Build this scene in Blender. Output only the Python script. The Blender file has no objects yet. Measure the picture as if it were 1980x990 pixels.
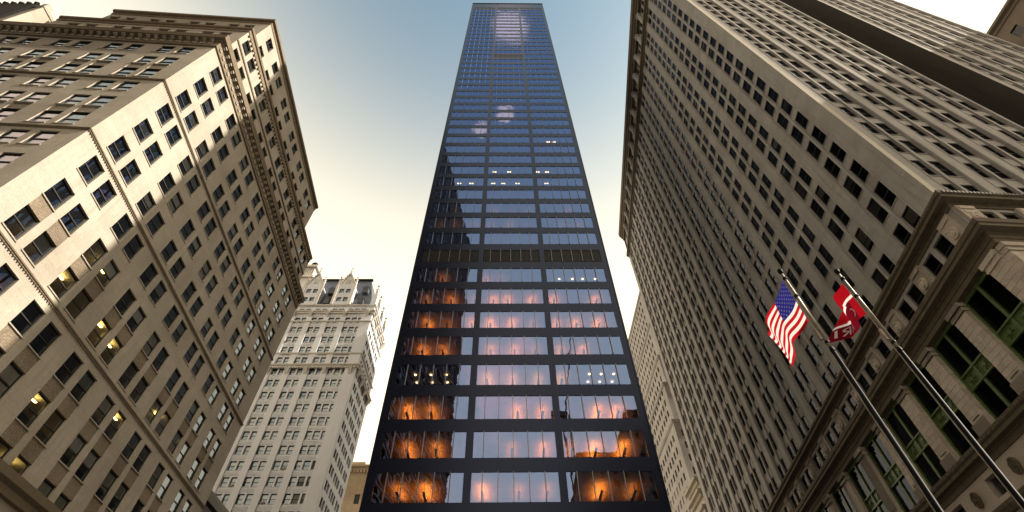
import bpy, math, random
import numpy as np
from mathutils import Matrix, Vector
random.seed(11)
R = math.radians
scene = bpy.context.scene
col = scene.collection

# ------------------------------------------------------------------ camera
F_PX, PITCH, ROLL, YAW = 945.725, R(50.876), R(-0.97866), R(1.18)
def camera_axes():
    f = np.array([0, math.cos(PITCH), math.sin(PITCH)]); u = np.array([0, -math.sin(PITCH), math.cos(PITCH)]); r = np.array([1., 0, 0])
    r, u = r*math.cos(ROLL)+u*math.sin(ROLL), -r*math.sin(ROLL)+u*math.cos(ROLL)
    c, s = math.cos(YAW), math.sin(YAW); Z = np.array([[c, s, 0], [-s, c, 0], [0, 0, 1]])
    return Z@f, Z@r, Z@u
cf, cr, cu = camera_axes()
cam_data = bpy.data.cameras.new('camera'); cam = bpy.data.objects.new('camera', cam_data); col.objects.link(cam)
cam.matrix_world = Matrix(((cr[0], cu[0], -cf[0], 0), (cr[1], cu[1], -cf[1], 0), (cr[2], cu[2], -cf[2], 1.7), (0, 0, 0, 1)))
cam_data.sensor_fit = 'HORIZONTAL'; cam_data.sensor_width = 36.0; cam_data.lens = 36.0*F_PX/1980.0
cam_data.clip_end = 6000; cam_data.clip_start = 0.1
scene.camera = cam

# ------------------------------------------------------------------ sun and sky
SUN_AZ, SUN_EL = R(93.7), R(39.0)           # clockwise from +Y
sun_vec = Vector((math.sin(SUN_AZ)*math.cos(SUN_EL), math.cos(SUN_AZ)*math.cos(SUN_EL), math.sin(SUN_EL)))
sun_data = bpy.data.lights.new('sun', 'SUN'); sun = bpy.data.objects.new('sun', sun_data); col.objects.link(sun)
sun_data.energy = 2.8; sun_data.angle = R(0.55); sun_data.color = (1.0, 0.89, 0.73)
sun.rotation_euler = sun_vec.to_track_quat('Z', 'Y').to_euler()
world = bpy.data.worlds.new('World'); scene.world = world; world.use_nodes = True
def build_world():
    nt = world.node_tree; N = nt.nodes; L = nt.links; N.clear()
    out = N.new('ShaderNodeOutputWorld'); bg = N.new('ShaderNodeBackground'); bg.inputs[1].default_value = 0.10
    sky = N.new('ShaderNodeTexSky'); sky.sky_type = 'NISHITA'; sky.sun_disc = False
    sky.sun_elevation = SUN_EL; sky.sun_rotation = SUN_AZ; sky.altitude = 0; sky.air_density = 1.0; sky.dust_density = 1.4; sky.ozone_density = 1.3
    tc = N.new('ShaderNodeTexCoord'); sep = N.new('ShaderNodeSeparateXYZ'); L.new(tc.outputs['Generated'], sep.inputs[0])
    # warm evening haze, the same all round the horizon
    mr = N.new('ShaderNodeMapRange'); mr.interpolation_type = 'SMOOTHSTEP'
    mr.inputs['From Min'].default_value = 1.03; mr.inputs['From Max'].default_value = 0.62
    mr.inputs['To Min'].default_value = 0.0; mr.inputs['To Max'].default_value = 0.93
    L.new(sep.outputs['Z'], mr.inputs['Value'])
    tint = N.new('ShaderNodeMix'); tint.data_type = 'RGBA'; tint.blend_type = 'MULTIPLY'; tint.inputs[0].default_value = 1.0
    tint.inputs[7].default_value = (0.80, 0.90, 0.70, 1); L.new(sky.outputs[0], tint.inputs[6])
    mix = N.new('ShaderNodeMix'); mix.data_type = 'RGBA'; L.new(mr.outputs[0], mix.inputs[0]); L.new(tint.outputs[2], mix.inputs[6])
    hz = N.new('ShaderNodeMapRange'); hz.interpolation_type = 'SMOOTHSTEP'; hz.inputs['From Min'].default_value = .30; hz.inputs['From Max'].default_value = .72; L.new(sep.outputs['Z'], hz.inputs['Value'])
    hc = N.new('ShaderNodeMix'); hc.data_type = 'RGBA'; hc.inputs[6].default_value = (6.8, 5.5, 3.8, 1); hc.inputs[7].default_value = (6.0, 5.2, 3.75, 1); L.new(hz.outputs[0], hc.inputs[0]); L.new(hc.outputs[2], mix.inputs[7])
    # scattered clouds
    def direction(az, el): return (math.sin(R(az))*math.cos(R(el)), math.cos(R(az))*math.cos(R(el)), math.sin(R(el)))
    clouds = [(77, 50, 4.5), (181, 35, 10), (179, 76, 3.0), (187, 65, 1.3), (180, 67, 1.0), (120, 42, 10), (240, 38, 13), (300, 40, 10), (150, 48, 7), (215, 55, 6), (20, 20, 8), (195, 30, 7)]
    noise = N.new('ShaderNodeTexNoise'); noise.inputs['Scale'].default_value = 9; noise.inputs['Detail'].default_value = 7; noise.inputs['Roughness'].default_value = 0.58
    L.new(tc.outputs['Generated'], noise.inputs['Vector'])
    acc = None
    for az, el, rad in clouds:
        d = N.new('ShaderNodeVectorMath'); d.operation = 'DISTANCE'; d.inputs[1].default_value = direction(az, el); L.new(tc.outputs['Generated'], d.inputs[0])
        m = N.new('ShaderNodeMapRange'); m.inputs['From Min'].default_value = 0; m.inputs['From Max'].default_value = R(rad)*1.5
        m.inputs['To Min'].default_value = 0.62; m.inputs['To Max'].default_value = 0.0; L.new(d.outputs['Value'], m.inputs['Value'])
        if acc is None: acc = m.outputs[0]
        else:
            a = N.new('ShaderNodeMath'); a.operation = 'MAXIMUM'; L.new(acc, a.inputs[0]); L.new(m.outputs[0], a.inputs[1]); acc = a.outputs[0]
    s = N.new('ShaderNodeMath'); s.operation = 'ADD'; L.new(acc, s.inputs[0]); L.new(noise.outputs[0], s.inputs[1])
    cm = N.new('ShaderNodeMapRange'); cm.interpolation_type = 'SMOOTHSTEP'; cm.inputs['From Min'].default_value = 0.80; cm.inputs['From Max'].default_value = 1.02
    L.new(s.outputs[0], cm.inputs['Value'])
    gate = N.new('ShaderNodeMath'); gate.operation = 'GREATER_THAN'; gate.inputs[1].default_value = 0.001; L.new(acc, gate.inputs[0])
    cmm = N.new('ShaderNodeMath'); cmm.operation = 'MULTIPLY'; L.new(cm.outputs[0], cmm.inputs[0]); L.new(gate.outputs[0], cmm.inputs[1])
    mix2 = N.new('ShaderNodeMix'); mix2.data_type = 'RGBA'; L.new(cmm.outputs[0], mix2.inputs[0]); L.new(mix.outputs[2], mix2.inputs[6])
    mix2.inputs[7].default_value = (9.0, 5.8, 4.2, 1)
    L.new(mix2.outputs[2], bg.inputs[0]); L.new(bg.outputs[0], out.inputs[0])
build_world()
scene.view_settings.view_transform = 'Standard'; scene.view_settings.look = 'None'; scene.view_settings.gamma = 1
scene.view_settings.exposure = 1.55; scene.view_settings.use_curve_mapping = False
scene.cycles.use_denoising = True
scene.cycles.max_bounces = 8; scene.cycles.transparent_max_bounces = 16; scene.cycles.glossy_bounces = 4; scene.cycles.diffuse_bounces = 2
scene.cycles.sample_clamp_indirect = 6.0; scene.cycles.caustics_reflective = False; scene.cycles.caustics_refractive = False

# ------------------------------------------------------------------ materials
MATS = {}
def new_mat(name):
    m = bpy.data.materials.new(name); m.use_nodes = True; MATS[name] = m
    nt = m.node_tree; nt.nodes.clear(); out = nt.nodes.new('ShaderNodeOutputMaterial')
    return m, nt.nodes, nt.links, out
def bsdf_of(N, base=(.5, .5, .5), rough=.6, metal=0., spec=.5):
    b = N.new('ShaderNodeBsdfPrincipled'); b.inputs['Base Color'].default_value = (*base, 1); b.inputs['Roughness'].default_value = rough
    b.inputs['Metallic'].default_value = metal; b.inputs['Specular IOR Level'].default_value = spec; return b
def plain(name, base, rough=.6, metal=0., spec=.5, vary=0.0, scale=3.0, bump=0.0, bump_scale=30.):
    m, N, L, out = new_mat(name); b = bsdf_of(N, base, rough, metal, spec); L.new(b.outputs[0], out.inputs[0])
    geo = N.new('ShaderNodeNewGeometry')
    if vary:
        n = N.new('ShaderNodeTexNoise'); n.inputs['Scale'].default_value = scale; n.inputs['Detail'].default_value = 5; L.new(geo.outputs['Position'], n.inputs['Vector'])
        r = N.new('ShaderNodeMapRange'); r.inputs['From Min'].default_value = .3; r.inputs['From Max'].default_value = .7
        r.inputs['To Min'].default_value = 1-vary; r.inputs['To Max'].default_value = 1+vary; L.new(n.outputs[0], r.inputs['Value'])
        x = N.new('ShaderNodeMix'); x.data_type = 'RGBA'; x.blend_type = 'MULTIPLY'; x.inputs[0].default_value = 1; x.inputs[6].default_value = (*base, 1)
        L.new(r.outputs[0], x.inputs[7]); L.new(x.outputs[2], b.inputs['Base Color'])
    if bump:
        n2 = N.new('ShaderNodeTexNoise'); n2.inputs['Scale'].default_value = bump_scale; n2.inputs['Detail'].default_value = 4; L.new(geo.outputs['Position'], n2.inputs['Vector'])
        bp = N.new('ShaderNodeBump'); bp.inputs['Strength'].default_value = bump; bp.inputs['Distance'].default_value = .02; L.new(n2.outputs[0], bp.inputs['Height']); L.new(bp.outputs[0], b.inputs['Normal'])
    return m
def stone(name, base, dark, rough=.8, blotch=.25, streak=.5, course=0.0, speck=.12):
    """weathered stone: large blotches, vertical rain streaks, grain, optional fine coursing"""
    m, N, L, out = new_mat(name); b = bsdf_of(N, base, rough, 0, .3); L.new(b.outputs[0], out.inputs[0])
    geo = N.new('ShaderNodeNewGeometry')
    def noise(scale, vec, detail=5):
        n = N.new('ShaderNodeTexNoise'); n.inputs['Scale'].default_value = scale; n.inputs['Detail'].default_value = detail; L.new(vec, n.inputs['Vector']); return n.outputs[0]
    def rng(v, a, c, lo, hi):
        r = N.new('ShaderNodeMapRange'); r.inputs['From Min'].default_value = a; r.inputs['From Max'].default_value = c; r.inputs['To Min'].default_value = lo; r.inputs['To Max'].default_value = hi
        L.new(v, r.inputs['Value']); return r.outputs[0]
    mp = N.new('ShaderNodeMapping'); mp.inputs['Scale'].default_value = (1.4, 1.4, .09); L.new(geo.outputs['Position'], mp.inputs['Vector'])
    st = rng(noise(1.6, mp.outputs[0], 6), .48, .74, 0, streak); bl = rng(noise(.22, geo.outputs['Position'], 6), .35, .72, 0, blotch)
    mx = N.new('ShaderNodeMath'); mx.operation = 'MAXIMUM'; L.new(st, mx.inputs[0]); L.new(bl, mx.inputs[1])
    c1 = N.new('ShaderNodeMix'); c1.data_type = 'RGBA'; c1.inputs[6].default_value = (*base, 1); c1.inputs[7].default_value = (*dark, 1); L.new(mx.outputs[0], c1.inputs[0])
    gr = noise(9., geo.outputs['Position'], 6); gv = rng(gr, .3, .7, 1-speck, 1+speck)
    c2 = N.new('ShaderNodeMix'); c2.data_type = 'RGBA'; c2.blend_type = 'MULTIPLY'; c2.inputs[0].default_value = 1; L.new(c1.outputs[2], c2.inputs[6]); L.new(gv, c2.inputs[7])
    oi = N.new('ShaderNodeObjectInfo'); ov = rng(oi.outputs['Random'], 0, 1, .86, 1.12)
    c3 = N.new('ShaderNodeMix'); c3.data_type = 'RGBA'; c3.blend_type = 'MULTIPLY'; c3.inputs[0].default_value = 1.0 if name.endswith('block') else 0.0
    L.new(c2.outputs[2], c3.inputs[6]); L.new(ov, c3.inputs[7]); L.new(c3.outputs[2], b.inputs['Base Color'])
    h = gr
    if course:
        br = N.new('ShaderNodeTexBrick'); br.inputs['Scale'].default_value = 1.0; br.inputs['Mortar Size'].default_value = .012; br.inputs['Row Height'].default_value = course; br.inputs['Brick Width'].default_value = course*2.6
        cb = N.new('ShaderNodeCombineXYZ'); sp = N.new('ShaderNodeSeparateXYZ'); L.new(geo.outputs['Position'], sp.inputs[0])
        ad = N.new('ShaderNodeMath'); ad.operation = 'ADD'; L.new(sp.outputs['X'], ad.inputs[0]); L.new(sp.outputs['Y'], ad.inputs[1])
        L.new(ad.outputs[0], cb.inputs[0]); L.new(sp.outputs['Z'], cb.inputs[1]); L.new(cb.outputs[0], br.inputs['Vector'])
        br.inputs['Color1'].default_value = (1, 1, 1, 1); br.inputs['Color2'].default_value = (.8, .8, .8, 1); br.inputs['Mortar'].default_value = (.45, .45, .45, 1)
        c4 = N.new('ShaderNodeMix'); c4.data_type = 'RGBA'; c4.blend_type = 'MULTIPLY'; c4.inputs[0].default_value = .8; c4.inputs[0].default_value = .8 if course < .3 else .38; L.new(c3.outputs[2], c4.inputs[6]); L.new(br.outputs[0], c4.inputs[7]); L.new(c4.outputs[2], b.inputs['Base Color'])
    bp = N.new('ShaderNodeBump'); bp.inputs['Strength'].default_value = .35; bp.inputs['Distance'].default_value = .03; L.new(h, bp.inputs['Height']); L.new(bp.outputs[0], b.inputs['Normal'])
    return m
def glass(name, refl, trans, base_refl=.06, rough=.012, wobble=0.0):
    m, N, L, out = new_mat(name)
    g = N.new('ShaderNodeBsdfGlossy'); g.inputs['Color'].default_value = (*refl, 1); g.inputs['Roughness'].default_value = rough
    t = N.new('ShaderNodeBsdfTransparent'); t.inputs['Color'].default_value = (*trans, 1)
    fr = N.new('ShaderNodeFresnel'); fr.inputs['IOR'].default_value = 1.6
    mr = N.new('ShaderNodeMapRange'); mr.inputs['To Min'].default_value = base_refl; mr.inputs['To Max'].default_value = 1.0; L.new(fr.outputs[0], mr.inputs['Value'])
    mix = N.new('ShaderNodeMixShader'); L.new(mr.outputs[0], mix.inputs[0]); L.new(t.outputs[0], mix.inputs[1]); L.new(g.outputs[0], mix.inputs[2]); L.new(mix.outputs[0], out.inputs[0])
    if wobble:
        geo = N.new('ShaderNodeNewGeometry'); n = N.new('ShaderNodeTexNoise'); n.inputs['Scale'].default_value = .55; n.inputs['Detail'].default_value = 1.5; L.new(geo.outputs['Position'], n.inputs['Vector'])
        bp = N.new('ShaderNodeBump'); bp.inputs['Strength'].default_value = 1.0; bp.inputs['Distance'].default_value = wobble; L.new(n.outputs[0], bp.inputs['Height']); L.new(bp.outputs[0], g.inputs['Normal'])
    return m
def emit(name, colr, strength):
    m, N, L, out = new_mat(name); e = N.new('ShaderNodeEmission'); e.inputs[0].default_value = (*colr, 1); e.inputs[1].default_value = strength; L.new(e.outputs[0], out.inputs[0]); return m

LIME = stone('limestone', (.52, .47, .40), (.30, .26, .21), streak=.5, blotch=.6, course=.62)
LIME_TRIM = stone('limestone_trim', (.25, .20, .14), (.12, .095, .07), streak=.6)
BRICKP = stone('brick_panel', (.33, .27, .20), (.18, .14, .10), streak=.5, course=.14, blotch=.8, speck=.3)
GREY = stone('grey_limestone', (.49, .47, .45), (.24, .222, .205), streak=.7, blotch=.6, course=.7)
GREY_TRIM = stone('grey_limestone_trim', (.17, .14, .10), (.06, .047, .035), streak=.6)  # dark weathered stone, with the shade under the cornices put into its colour
GREY_BLOCK = stone('pilaster_block', (.64, .56, .485), (.42, .36, .305), streak=.2, blotch=.4)
TERRA = stone('white_terracotta', (.81, .83, .88), (.60, .60, .62), streak=.35, blotch=.3, speck=.08)
TERRA_TRIM = stone('terracotta_trim', (.74, .71, .66), (.46, .43, .38), streak=.4)
SAND = stone('sandstone', (.55, .42, .27), (.38, .28, .18), course=.5)
BROWN = stone('brown_stone', (.20, .16, .125), (.11, .085, .065), course=.9)
PALE = stone('pale_stone', (.62, .57, .48), (.42, .37, .30), streak=.3)
SLATE = plain('slate_roof', (.075, .085, .11), .55, vary=.3, scale=2.)
DARKROOF = plain('dark_roof', (.012, .012, .012), .8, spec=.15, vary=.3)
BLACKM = plain('black_anodised_metal', (.006, .007, .015), .26, 0.0, .42, vary=.12, scale=.35)
next(n for n in BLACKM.node_tree.nodes if n.type == 'BSDF_PRINCIPLED').inputs['Specular Tint'].default_value = (.45, .58, 1.0, 1)
MULL = plain('mullion_metal', (.20, .20, .21), .42, .9)
COURT_SHADE = stone('court_shade_stone', (.10, .088, .072), (.05, .043, .035))  # court walls: the deep shade of the court is put into this colour
LOUVRE = plain('louvre_black', (.004, .004, .005), .5)
STEEL = plain('black_steel', (.014, .014, .016), .5, vary=.2, scale=.5)
FRAME = plain('dark_window_frame', (.028, .027, .026), .5)
FRAME_W = plain('grey_window_frame', (.33, .30, .26), .5)
GREEN = plain('green_painted_metal', (.11, .17, .055), .5, vary=.25, scale=4., bump=.2)
CEIL = plain('ceiling_plaster', (.62, .56, .48), .9)
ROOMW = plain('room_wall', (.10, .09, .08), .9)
TIMBER = plain('timber_ceiling', (.34, .20, .10), .7, vary=.2, scale=1.5)
BLIND_C = plain('cream_blind', (.60, .57, .48), .9, vary=.12, scale=.8)
BLIND_W = plain('white_blind', (.80, .78, .74), .9)
BLIND_G = plain('grey_blind', (.25, .26, .26), .9)
GLASS = glass('window_glass', (.72, .86, 1.0), (.88, .90, .88), .13, .01, .004)
GLASS_K = glass('dull_window_glass', (.30, .34, .42), (.42, .43, .42), .03, .01, .004)
GLASS_T = glass('tower_glass', (.33, .48, .90), (.52, .48, .44), .30, .006, .008)
GLASS_D = glass('dark_tower_glass', (.5, .5, .5), (.2, .2, .2), .05)
LAMP_Y = emit('office_lamp', (1.0, .70, .20), 4.5)
LAMP_W = emit('office_lamp_white', (1.0, .80, .45), 2.6)
ASPHALT = plain('asphalt', (.07, .068, .066), .9, vary=.2, scale=.8, bump=.3)
PAVE = plain('concrete_pavement', (.28, .27, .25), .9, vary=.15, scale=.6)
POLE = plain('pole_metal', (.010, .010, .011), .5, .0, spec=.03, vary=.3, scale=6.)
POLE_L = plain('pole_bright_metal', (.24, .21, .17), .45, .6, vary=.3, scale=8.)
BRASS = plain('brass', (.75, .5, .16), .25, 1.0)
def cloth(name, c):
    m, N, L, out = new_mat(name); d = N.new('ShaderNodeBsdfDiffuse'); t = N.new('ShaderNodeBsdfTranslucent'); x = N.new('ShaderNodeMixShader'); x.inputs[0].default_value = .45
    uvn = N.new('ShaderNodeNewGeometry'); w = N.new('ShaderNodeTexNoise'); w.inputs['Scale'].default_value = 38; L.new(uvn.outputs['Position'], w.inputs['Vector'])
    mr = N.new('ShaderNodeMapRange'); mr.inputs['To Min'].default_value = .75; mr.inputs['To Max'].default_value = 1.2; L.new(w.outputs[0], mr.inputs['Value'])
    c4 = N.new('ShaderNodeMix'); c4.data_type = 'RGBA'; c4.blend_type = 'MULTIPLY'; c4.inputs[0].default_value = 1; c4.inputs[6].default_value = (*c, 1); L.new(mr.outputs[0], c4.inputs[7])
    L.new(c4.outputs[2], d.inputs[0]); L.new(c4.outputs[2], t.inputs[0]); L.new(d.outputs[0], x.inputs[1]); L.new(t.outputs[0], x.inputs[2]); L.new(x.outputs[0], out.inputs[0]); return m
RED = cloth('flag_red', (.50, .010, .020)); CRIMSON = cloth('flag_crimson', (.34, .006, .014)); WHITE = cloth('flag_white', (.85, .84, .84)); BLUE = cloth('flag_blue', (.02, .022, .24)); MAROON = cloth('flag_maroon', (.13, .004, .012))

# ------------------------------------------------------------------ mesh helpers
class MB:
    def __init__(self): self.v = []; self.f = []; self.m = []
    def quad(self, a, b, c, d, mi=0):
        i = len(self.v); self.v += [a, b, c, d]; self.f.append((i, i+1, i+2, i+3)); self.m.append(mi)
    def poly(self, pts, mi=0):
        i = len(self.v); self.v += list(pts); self.f.append(tuple(range(i, i+len(pts)))); self.m.append(mi)
    def hexa(self, p, mi=0):           # 8 corners: bottom ring 0-3, top ring 4-7
        i = len(self.v); self.v += list(p)
        for q in ((0, 3, 2, 1), (4, 5, 6, 7), (0, 1, 5, 4), (1, 2, 6, 5), (2, 3, 7, 6), (3, 0, 4, 7)):
            self.f.append(tuple(i+k for k in q)); self.m.append(mi)
    def box(self, x0, x1, y0, y1, z0, z1, mi=0):
        self.hexa([(x0, y0, z0), (x1, y0, z0), (x1, y1, z0), (x0, y1, z0), (x0, y0, z1), (x1, y0, z1), (x1, y1, z1), (x0, y1, z1)], mi)
    def rings(self, rings, mi=0, cap=True):
        n = len(rings[0]); i = len(self.v)
        for r in rings: self.v += list(r)
        for k in range(len(rings)-1):
            for j in range(n):
                a = i+k*n+j; b = i+k*n+(j+1) % n
                self.f.append((a, b, b+n, a+n)); self.m.append(mi)
        if cap:
            self.f.append(tuple(i+j for j in reversed(range(n)))); self.m.append(mi)
            self.f.append(tuple(i+(len(rings)-1)*n+j for j in range(n))); self.m.append(mi)
    def lathe(self, cx, cy, prof, n=12, mi=0):
        self.rings([[(cx+r*math.cos(2*math.pi*j/n), cy+r*math.sin(2*math.pi*j/n), z) for j in range(n)] for r, z in prof], mi)
    def mesh(self, name):
        me = bpy.data.meshes.new(name); me.from_pydata(self.v, [], self.f)
        if any(self.m): me.polygons.foreach_set('material_index', self.m)
        me.update(); return me

def put(name, me, mats=None, parent=None, loc=(0, 0, 0), rot=None, kind=None, smooth=False):
    """link a mesh as one object; loc is a world place when the parent is a root Empty, local otherwise"""
    if isinstance(me, MB): me = me.mesh(name)
    if mats is not None and not me.materials:
        for m in (mats if isinstance(mats, (list, tuple)) else [mats]): me.materials.append(m)
    o = bpy.data.objects.new(name, me); col.objects.link(o)
    loc = Vector(loc)
    if parent is not None:
        o.parent = parent
        if parent.type == 'EMPTY': loc = loc - parent.location
    o.location = loc
    if rot is not None: o.rotation_euler = rot
    if kind: o['kind'] = kind
    if smooth: me.polygons.foreach_set('use_smooth', [True]*len(me.polygons))
    return o
def thing(name, label, cat, loc, group=None):
    o = bpy.data.objects.new(name, None); col.objects.link(o); o.location = loc; o.empty_display_size = 1
    o['label'] = label; o['category'] = cat
    if group: o['group'] = group
    return o

def azv(a): return np.array([math.sin(R(a)), math.cos(R(a))])
class Face:
    """a vertical wall plane: u along tangent t, d inward (left of t), z up"""
    def __init__(self, O, t): self.O = np.array(O, float); self.t = np.array(t, float)/np.hypot(*t); self.i = np.array([-self.t[1], self.t[0]])
    def p(self, u, d, z): q = self.O+self.t*u+self.i*d; return (float(q[0]), float(q[1]), float(z))
    @property
    def ang(self): return math.atan2(self.t[1], self.t[0])
    def box(self, mb, u0, u1, d0, d1, z0, z1, mi=0):
        p = self.p; mb.hexa([p(u0, d0, z0), p(u1, d0, z0), p(u1, d1, z0), p(u0, d1, z0), p(u0, d0, z1), p(u1, d0, z1), p(u1, d1, z1), p(u0, d1, z1)], mi)
    def wall(self, mb, u0, u1, z0, z1, ops, depth, d0=0., mi=0, mr=None):
        """sheet with rectangular openings and their reveals"""
        mr = mi if mr is None else mr
        us = sorted({u0, u1} | {round(a, 4) for o in ops for a in o[:2]}); zs = sorted({z0, z1} | {round(a, 4) for o in ops for a in o[2:4]})
        us = [u for u in us if u0-1e-6 <= u <= u1+1e-6]; zs = [z for z in zs if z0-1e-6 <= z <= z1+1e-6]
        hole = np.zeros((len(us), len(zs)), bool); ua = np.array(us); za = np.array(zs)
        for o in ops:
            hole[np.ix_((ua >= o[0]-1e-3) & (ua < o[1]-1e-3), (za >= o[2]-1e-3) & (za < o[3]-1e-3))] = True
        p = self.p
        for j in range(len(zs)-1):
            i = 0
            while i < len(us)-1:
                if hole[i, j]: i += 1; continue
                k = i
                while k < len(us)-1 and not hole[k, j]: k += 1
                mb.quad(p(us[i], d0, zs[j]), p(us[k], d0, zs[j]), p(us[k], d0, zs[j+1]), p(us[i], d0, zs[j+1]), mi); i = k
        for a, b, c, e in [o[:4] for o in ops]:
            d1 = d0+depth
            mb.quad(p(a, d0, c), p(a, d1, c), p(a, d1, e), p(a, d0, e), mr); mb.quad(p(b, d1, c), p(b, d0, c), p(b, d0, e), p(b, d1, e), mr)
            mb.quad(p(a, d0, c), p(b, d0, c), p(b, d1, c), p(a, d1, c), mr); mb.quad(p(a, d1, e), p(b, d1, e), p(b, d0, e), p(a, d0, e), mr)
def sweep(mb, path, prof, mi=0):
    """moulding along a plan polyline; outward is the right-hand side; prof = [(out, z)...]"""
    P = [np.array(q, float) for q in path]; n = len(P); offs = []
    for k in range(n):
        ds = []
        if k > 0: d = P[k]-P[k-1]; ds.append(d/np.hypot(*d))
        if k < n-1: d = P[k+1]-P[k]; ds.append(d/np.hypot(*d))
        ns = [np.array([d[1], -d[0]]) for d in ds]; m = sum(ns); m = m/np.hypot(*m); offs.append(m/max(.3, float(m@ns[0])))
    rings = []
    for k in range(n): rings.append([tuple((P[k]+offs[k]*o))+(z,) for o, z in prof])
    mb.rings([[tuple(map(float, q)) for q in r] for r in rings], mi)

WCACHE = {}
def window_mesh(w, h, sill=.0, style='sash'):
    key = (round(w, 2), round(h, 2), sill, style)
    if key in WCACHE: return WCACHE[key]
    b = MB(); f = .075; x0, x1 = -w/2, w/2
    b.box(x0, x0+f, 0, .12, 0, h); b.box(x1-f, x1, 0, .12, 0, h); b.box(x0+f, x1-f, 0, .12, h-f, h); b.box(x0+f, x1-f, 0, .12, 0, f)
    b.box(x0+f, x1-f, .02, .11, h*.5-.045, h*.5+.045)
    if style == 'sash2': b.box(-.03, .03, .03, .10, f, h*.5-.045); b.box(-.03, .03, .03, .10, h*.5+.045, h-f)
    fm = b.mesh('window')
    p = MB(); p.quad((x0+f*.5, .085, f*.5), (x1-f*.5, .085, f*.5), (x1-f*.5, .085, h*.5), (x0+f*.5, .085, h*.5))
    p.quad((x0+f*.5, .055, h*.5), (x1-f*.5, .055, h*.5), (x1-f*.5, .055, h-f*.5), (x0+f*.5, .055, h-f*.5)); pm = p.mesh('pane')
    s = None
    if sill:
        s = MB(); s.box(x0-.06, x1+.06, -sill, .02, -.09, -.002); s.box(x0-.04, x1+.04, -sill*.55, .02, -.16, -.091); s = s.mesh('sill')
    WCACHE[key] = (fm, pm, s); return WCACHE[key]
BLC = {}
def blind_mesh(w, frac, h):
    k = (round(w, 2), round(frac, 1), round(h, 2))
    if k not in BLC:
        b = MB(); z1 = h-.05; z0 = z1-(h-.1)*k[1]; b.box(-w/2+.06, w/2-.06, .16, .175, z0, z1); b.box(-w/2+.06, w/2-.06, .155, .185, z0-.04, z0); BLC[k] = b.mesh('blind')
    return BLC[k]
def mat_copy(me, mat):
    k = me.name+'|'+mat.name
    if k not in BLC:
        m2 = me.copy(); m2.materials.clear(); m2.materials.append(mat); BLC[k] = m2
    return BLC[k]
LAMPM = {}
def window(root, face, uc, zb, w, h, d, frame=FRAME, sill=0., sillmat=None, blind=None, frac=1., lamp=None, style='sash', gl=None):
    fm, pm, sm = window_mesh(w, h, sill, style)
    o = put('window', mat_copy(fm, frame), None, root, face.p(uc, d, zb), (0, 0, face.ang))
    put('pane', mat_copy(pm, gl or GLASS), None, o, (0, 0, 0), (random.uniform(-.004, .004), 0, random.uniform(-.004, .004)))
    if sm: put('sill', mat_copy(sm, sillmat), None, o)
    if blind: put('blind', mat_copy(blind_mesh(w, frac, h), blind), None, o)
    if lamp:
        if 'm' not in LAMPM:
            b = MB(); b.box(-.55, .55, -.09, .09, 0, .05); LAMPM['m'] = b.mesh('ceiling_lamp')
        put('ceiling_lamp', mat_copy(LAMPM['m'], lamp), None, o, (random.uniform(-.2, .2), random.uniform(.6, 1.2), h-random.uniform(.05, .5)), (0, 0, random.uniform(-.2, .2)))
    return o
def window_stuff(fb, pb, bb, face, uc, zb, w, h, d, blind=False, frac=1.):
    f = .075; B = face.box; x0, x1 = uc-w/2, uc+w/2
    B(fb, x0, x0+f, d, d+.1, zb, zb+h); B(fb, x1-f, x1, d, d+.1, zb, zb+h); B(fb, x0+f, x1-f, d, d+.1, zb+h-f, zb+h); B(fb, x0+f, x1-f, d, d+.1, zb, zb+f); B(fb, x0+f, x1-f, d+.01, d+.09, zb+h*.5-.04, zb+h*.5+.04)
    p = face.p; j = [random.uniform(-.004, .004) for _ in range(2)]
    pb.quad(p(x0+.03, d+.05+j[0], zb+.03), p(x1-.03, d+.05-j[0], zb+.03), p(x1-.03, d+.05-j[0]+j[1], zb+h-.03), p(x0+.03, d+.05+j[0]+j[1], zb+h-.03))
    if blind: B(bb, x0+.06, x1-.06, d+.15, d+.165, zb+.05+(h-.1)*(1-frac), zb+h-.05)

# ------------------------------------------------------------------ ground, road, pavements
g = MB(); g.quad((-2500, -2500, 0), (2500, -2500, 0), (2500, 2500, 0), (-2500, 2500, 0)); o = put('ground', g, ASPHALT); o['kind'] = 'structure'
bw = azv(86.8)
def road(name, c, t, l0, l1, w, z, mat):
    t = np.array(t); n = np.array([-t[1], t[0]]); m = MB(); c = np.array(c, float)
    q = [c+t*l0-n*w/2, c+t*l1-n*w/2, c+t*l1+n*w/2, c+t*l0+n*w/2]; m.quad(*[(float(a[0]), float(a[1]), z) for a in q]); o = put(name, m, mat); o['kind'] = 'structure'
road('road', (0, 9), bw, -400, 400, 11, .004, ASPHALT)
def slab(name, pts, z1, mat):
    m = MB(); m.rings([[(x, y, .001) for x, y in pts], [(x, y, z1) for x, y in pts]]); o = put(name, m, mat); o['kind'] = 'structure'
slab('pavement', [(-300, 3.4-16.8-.35), (300, 3.4+16.8-.35), (300, 3.4+16.8-8), (-300, 3.4-16.8-8)], .13, PAVE)

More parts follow.
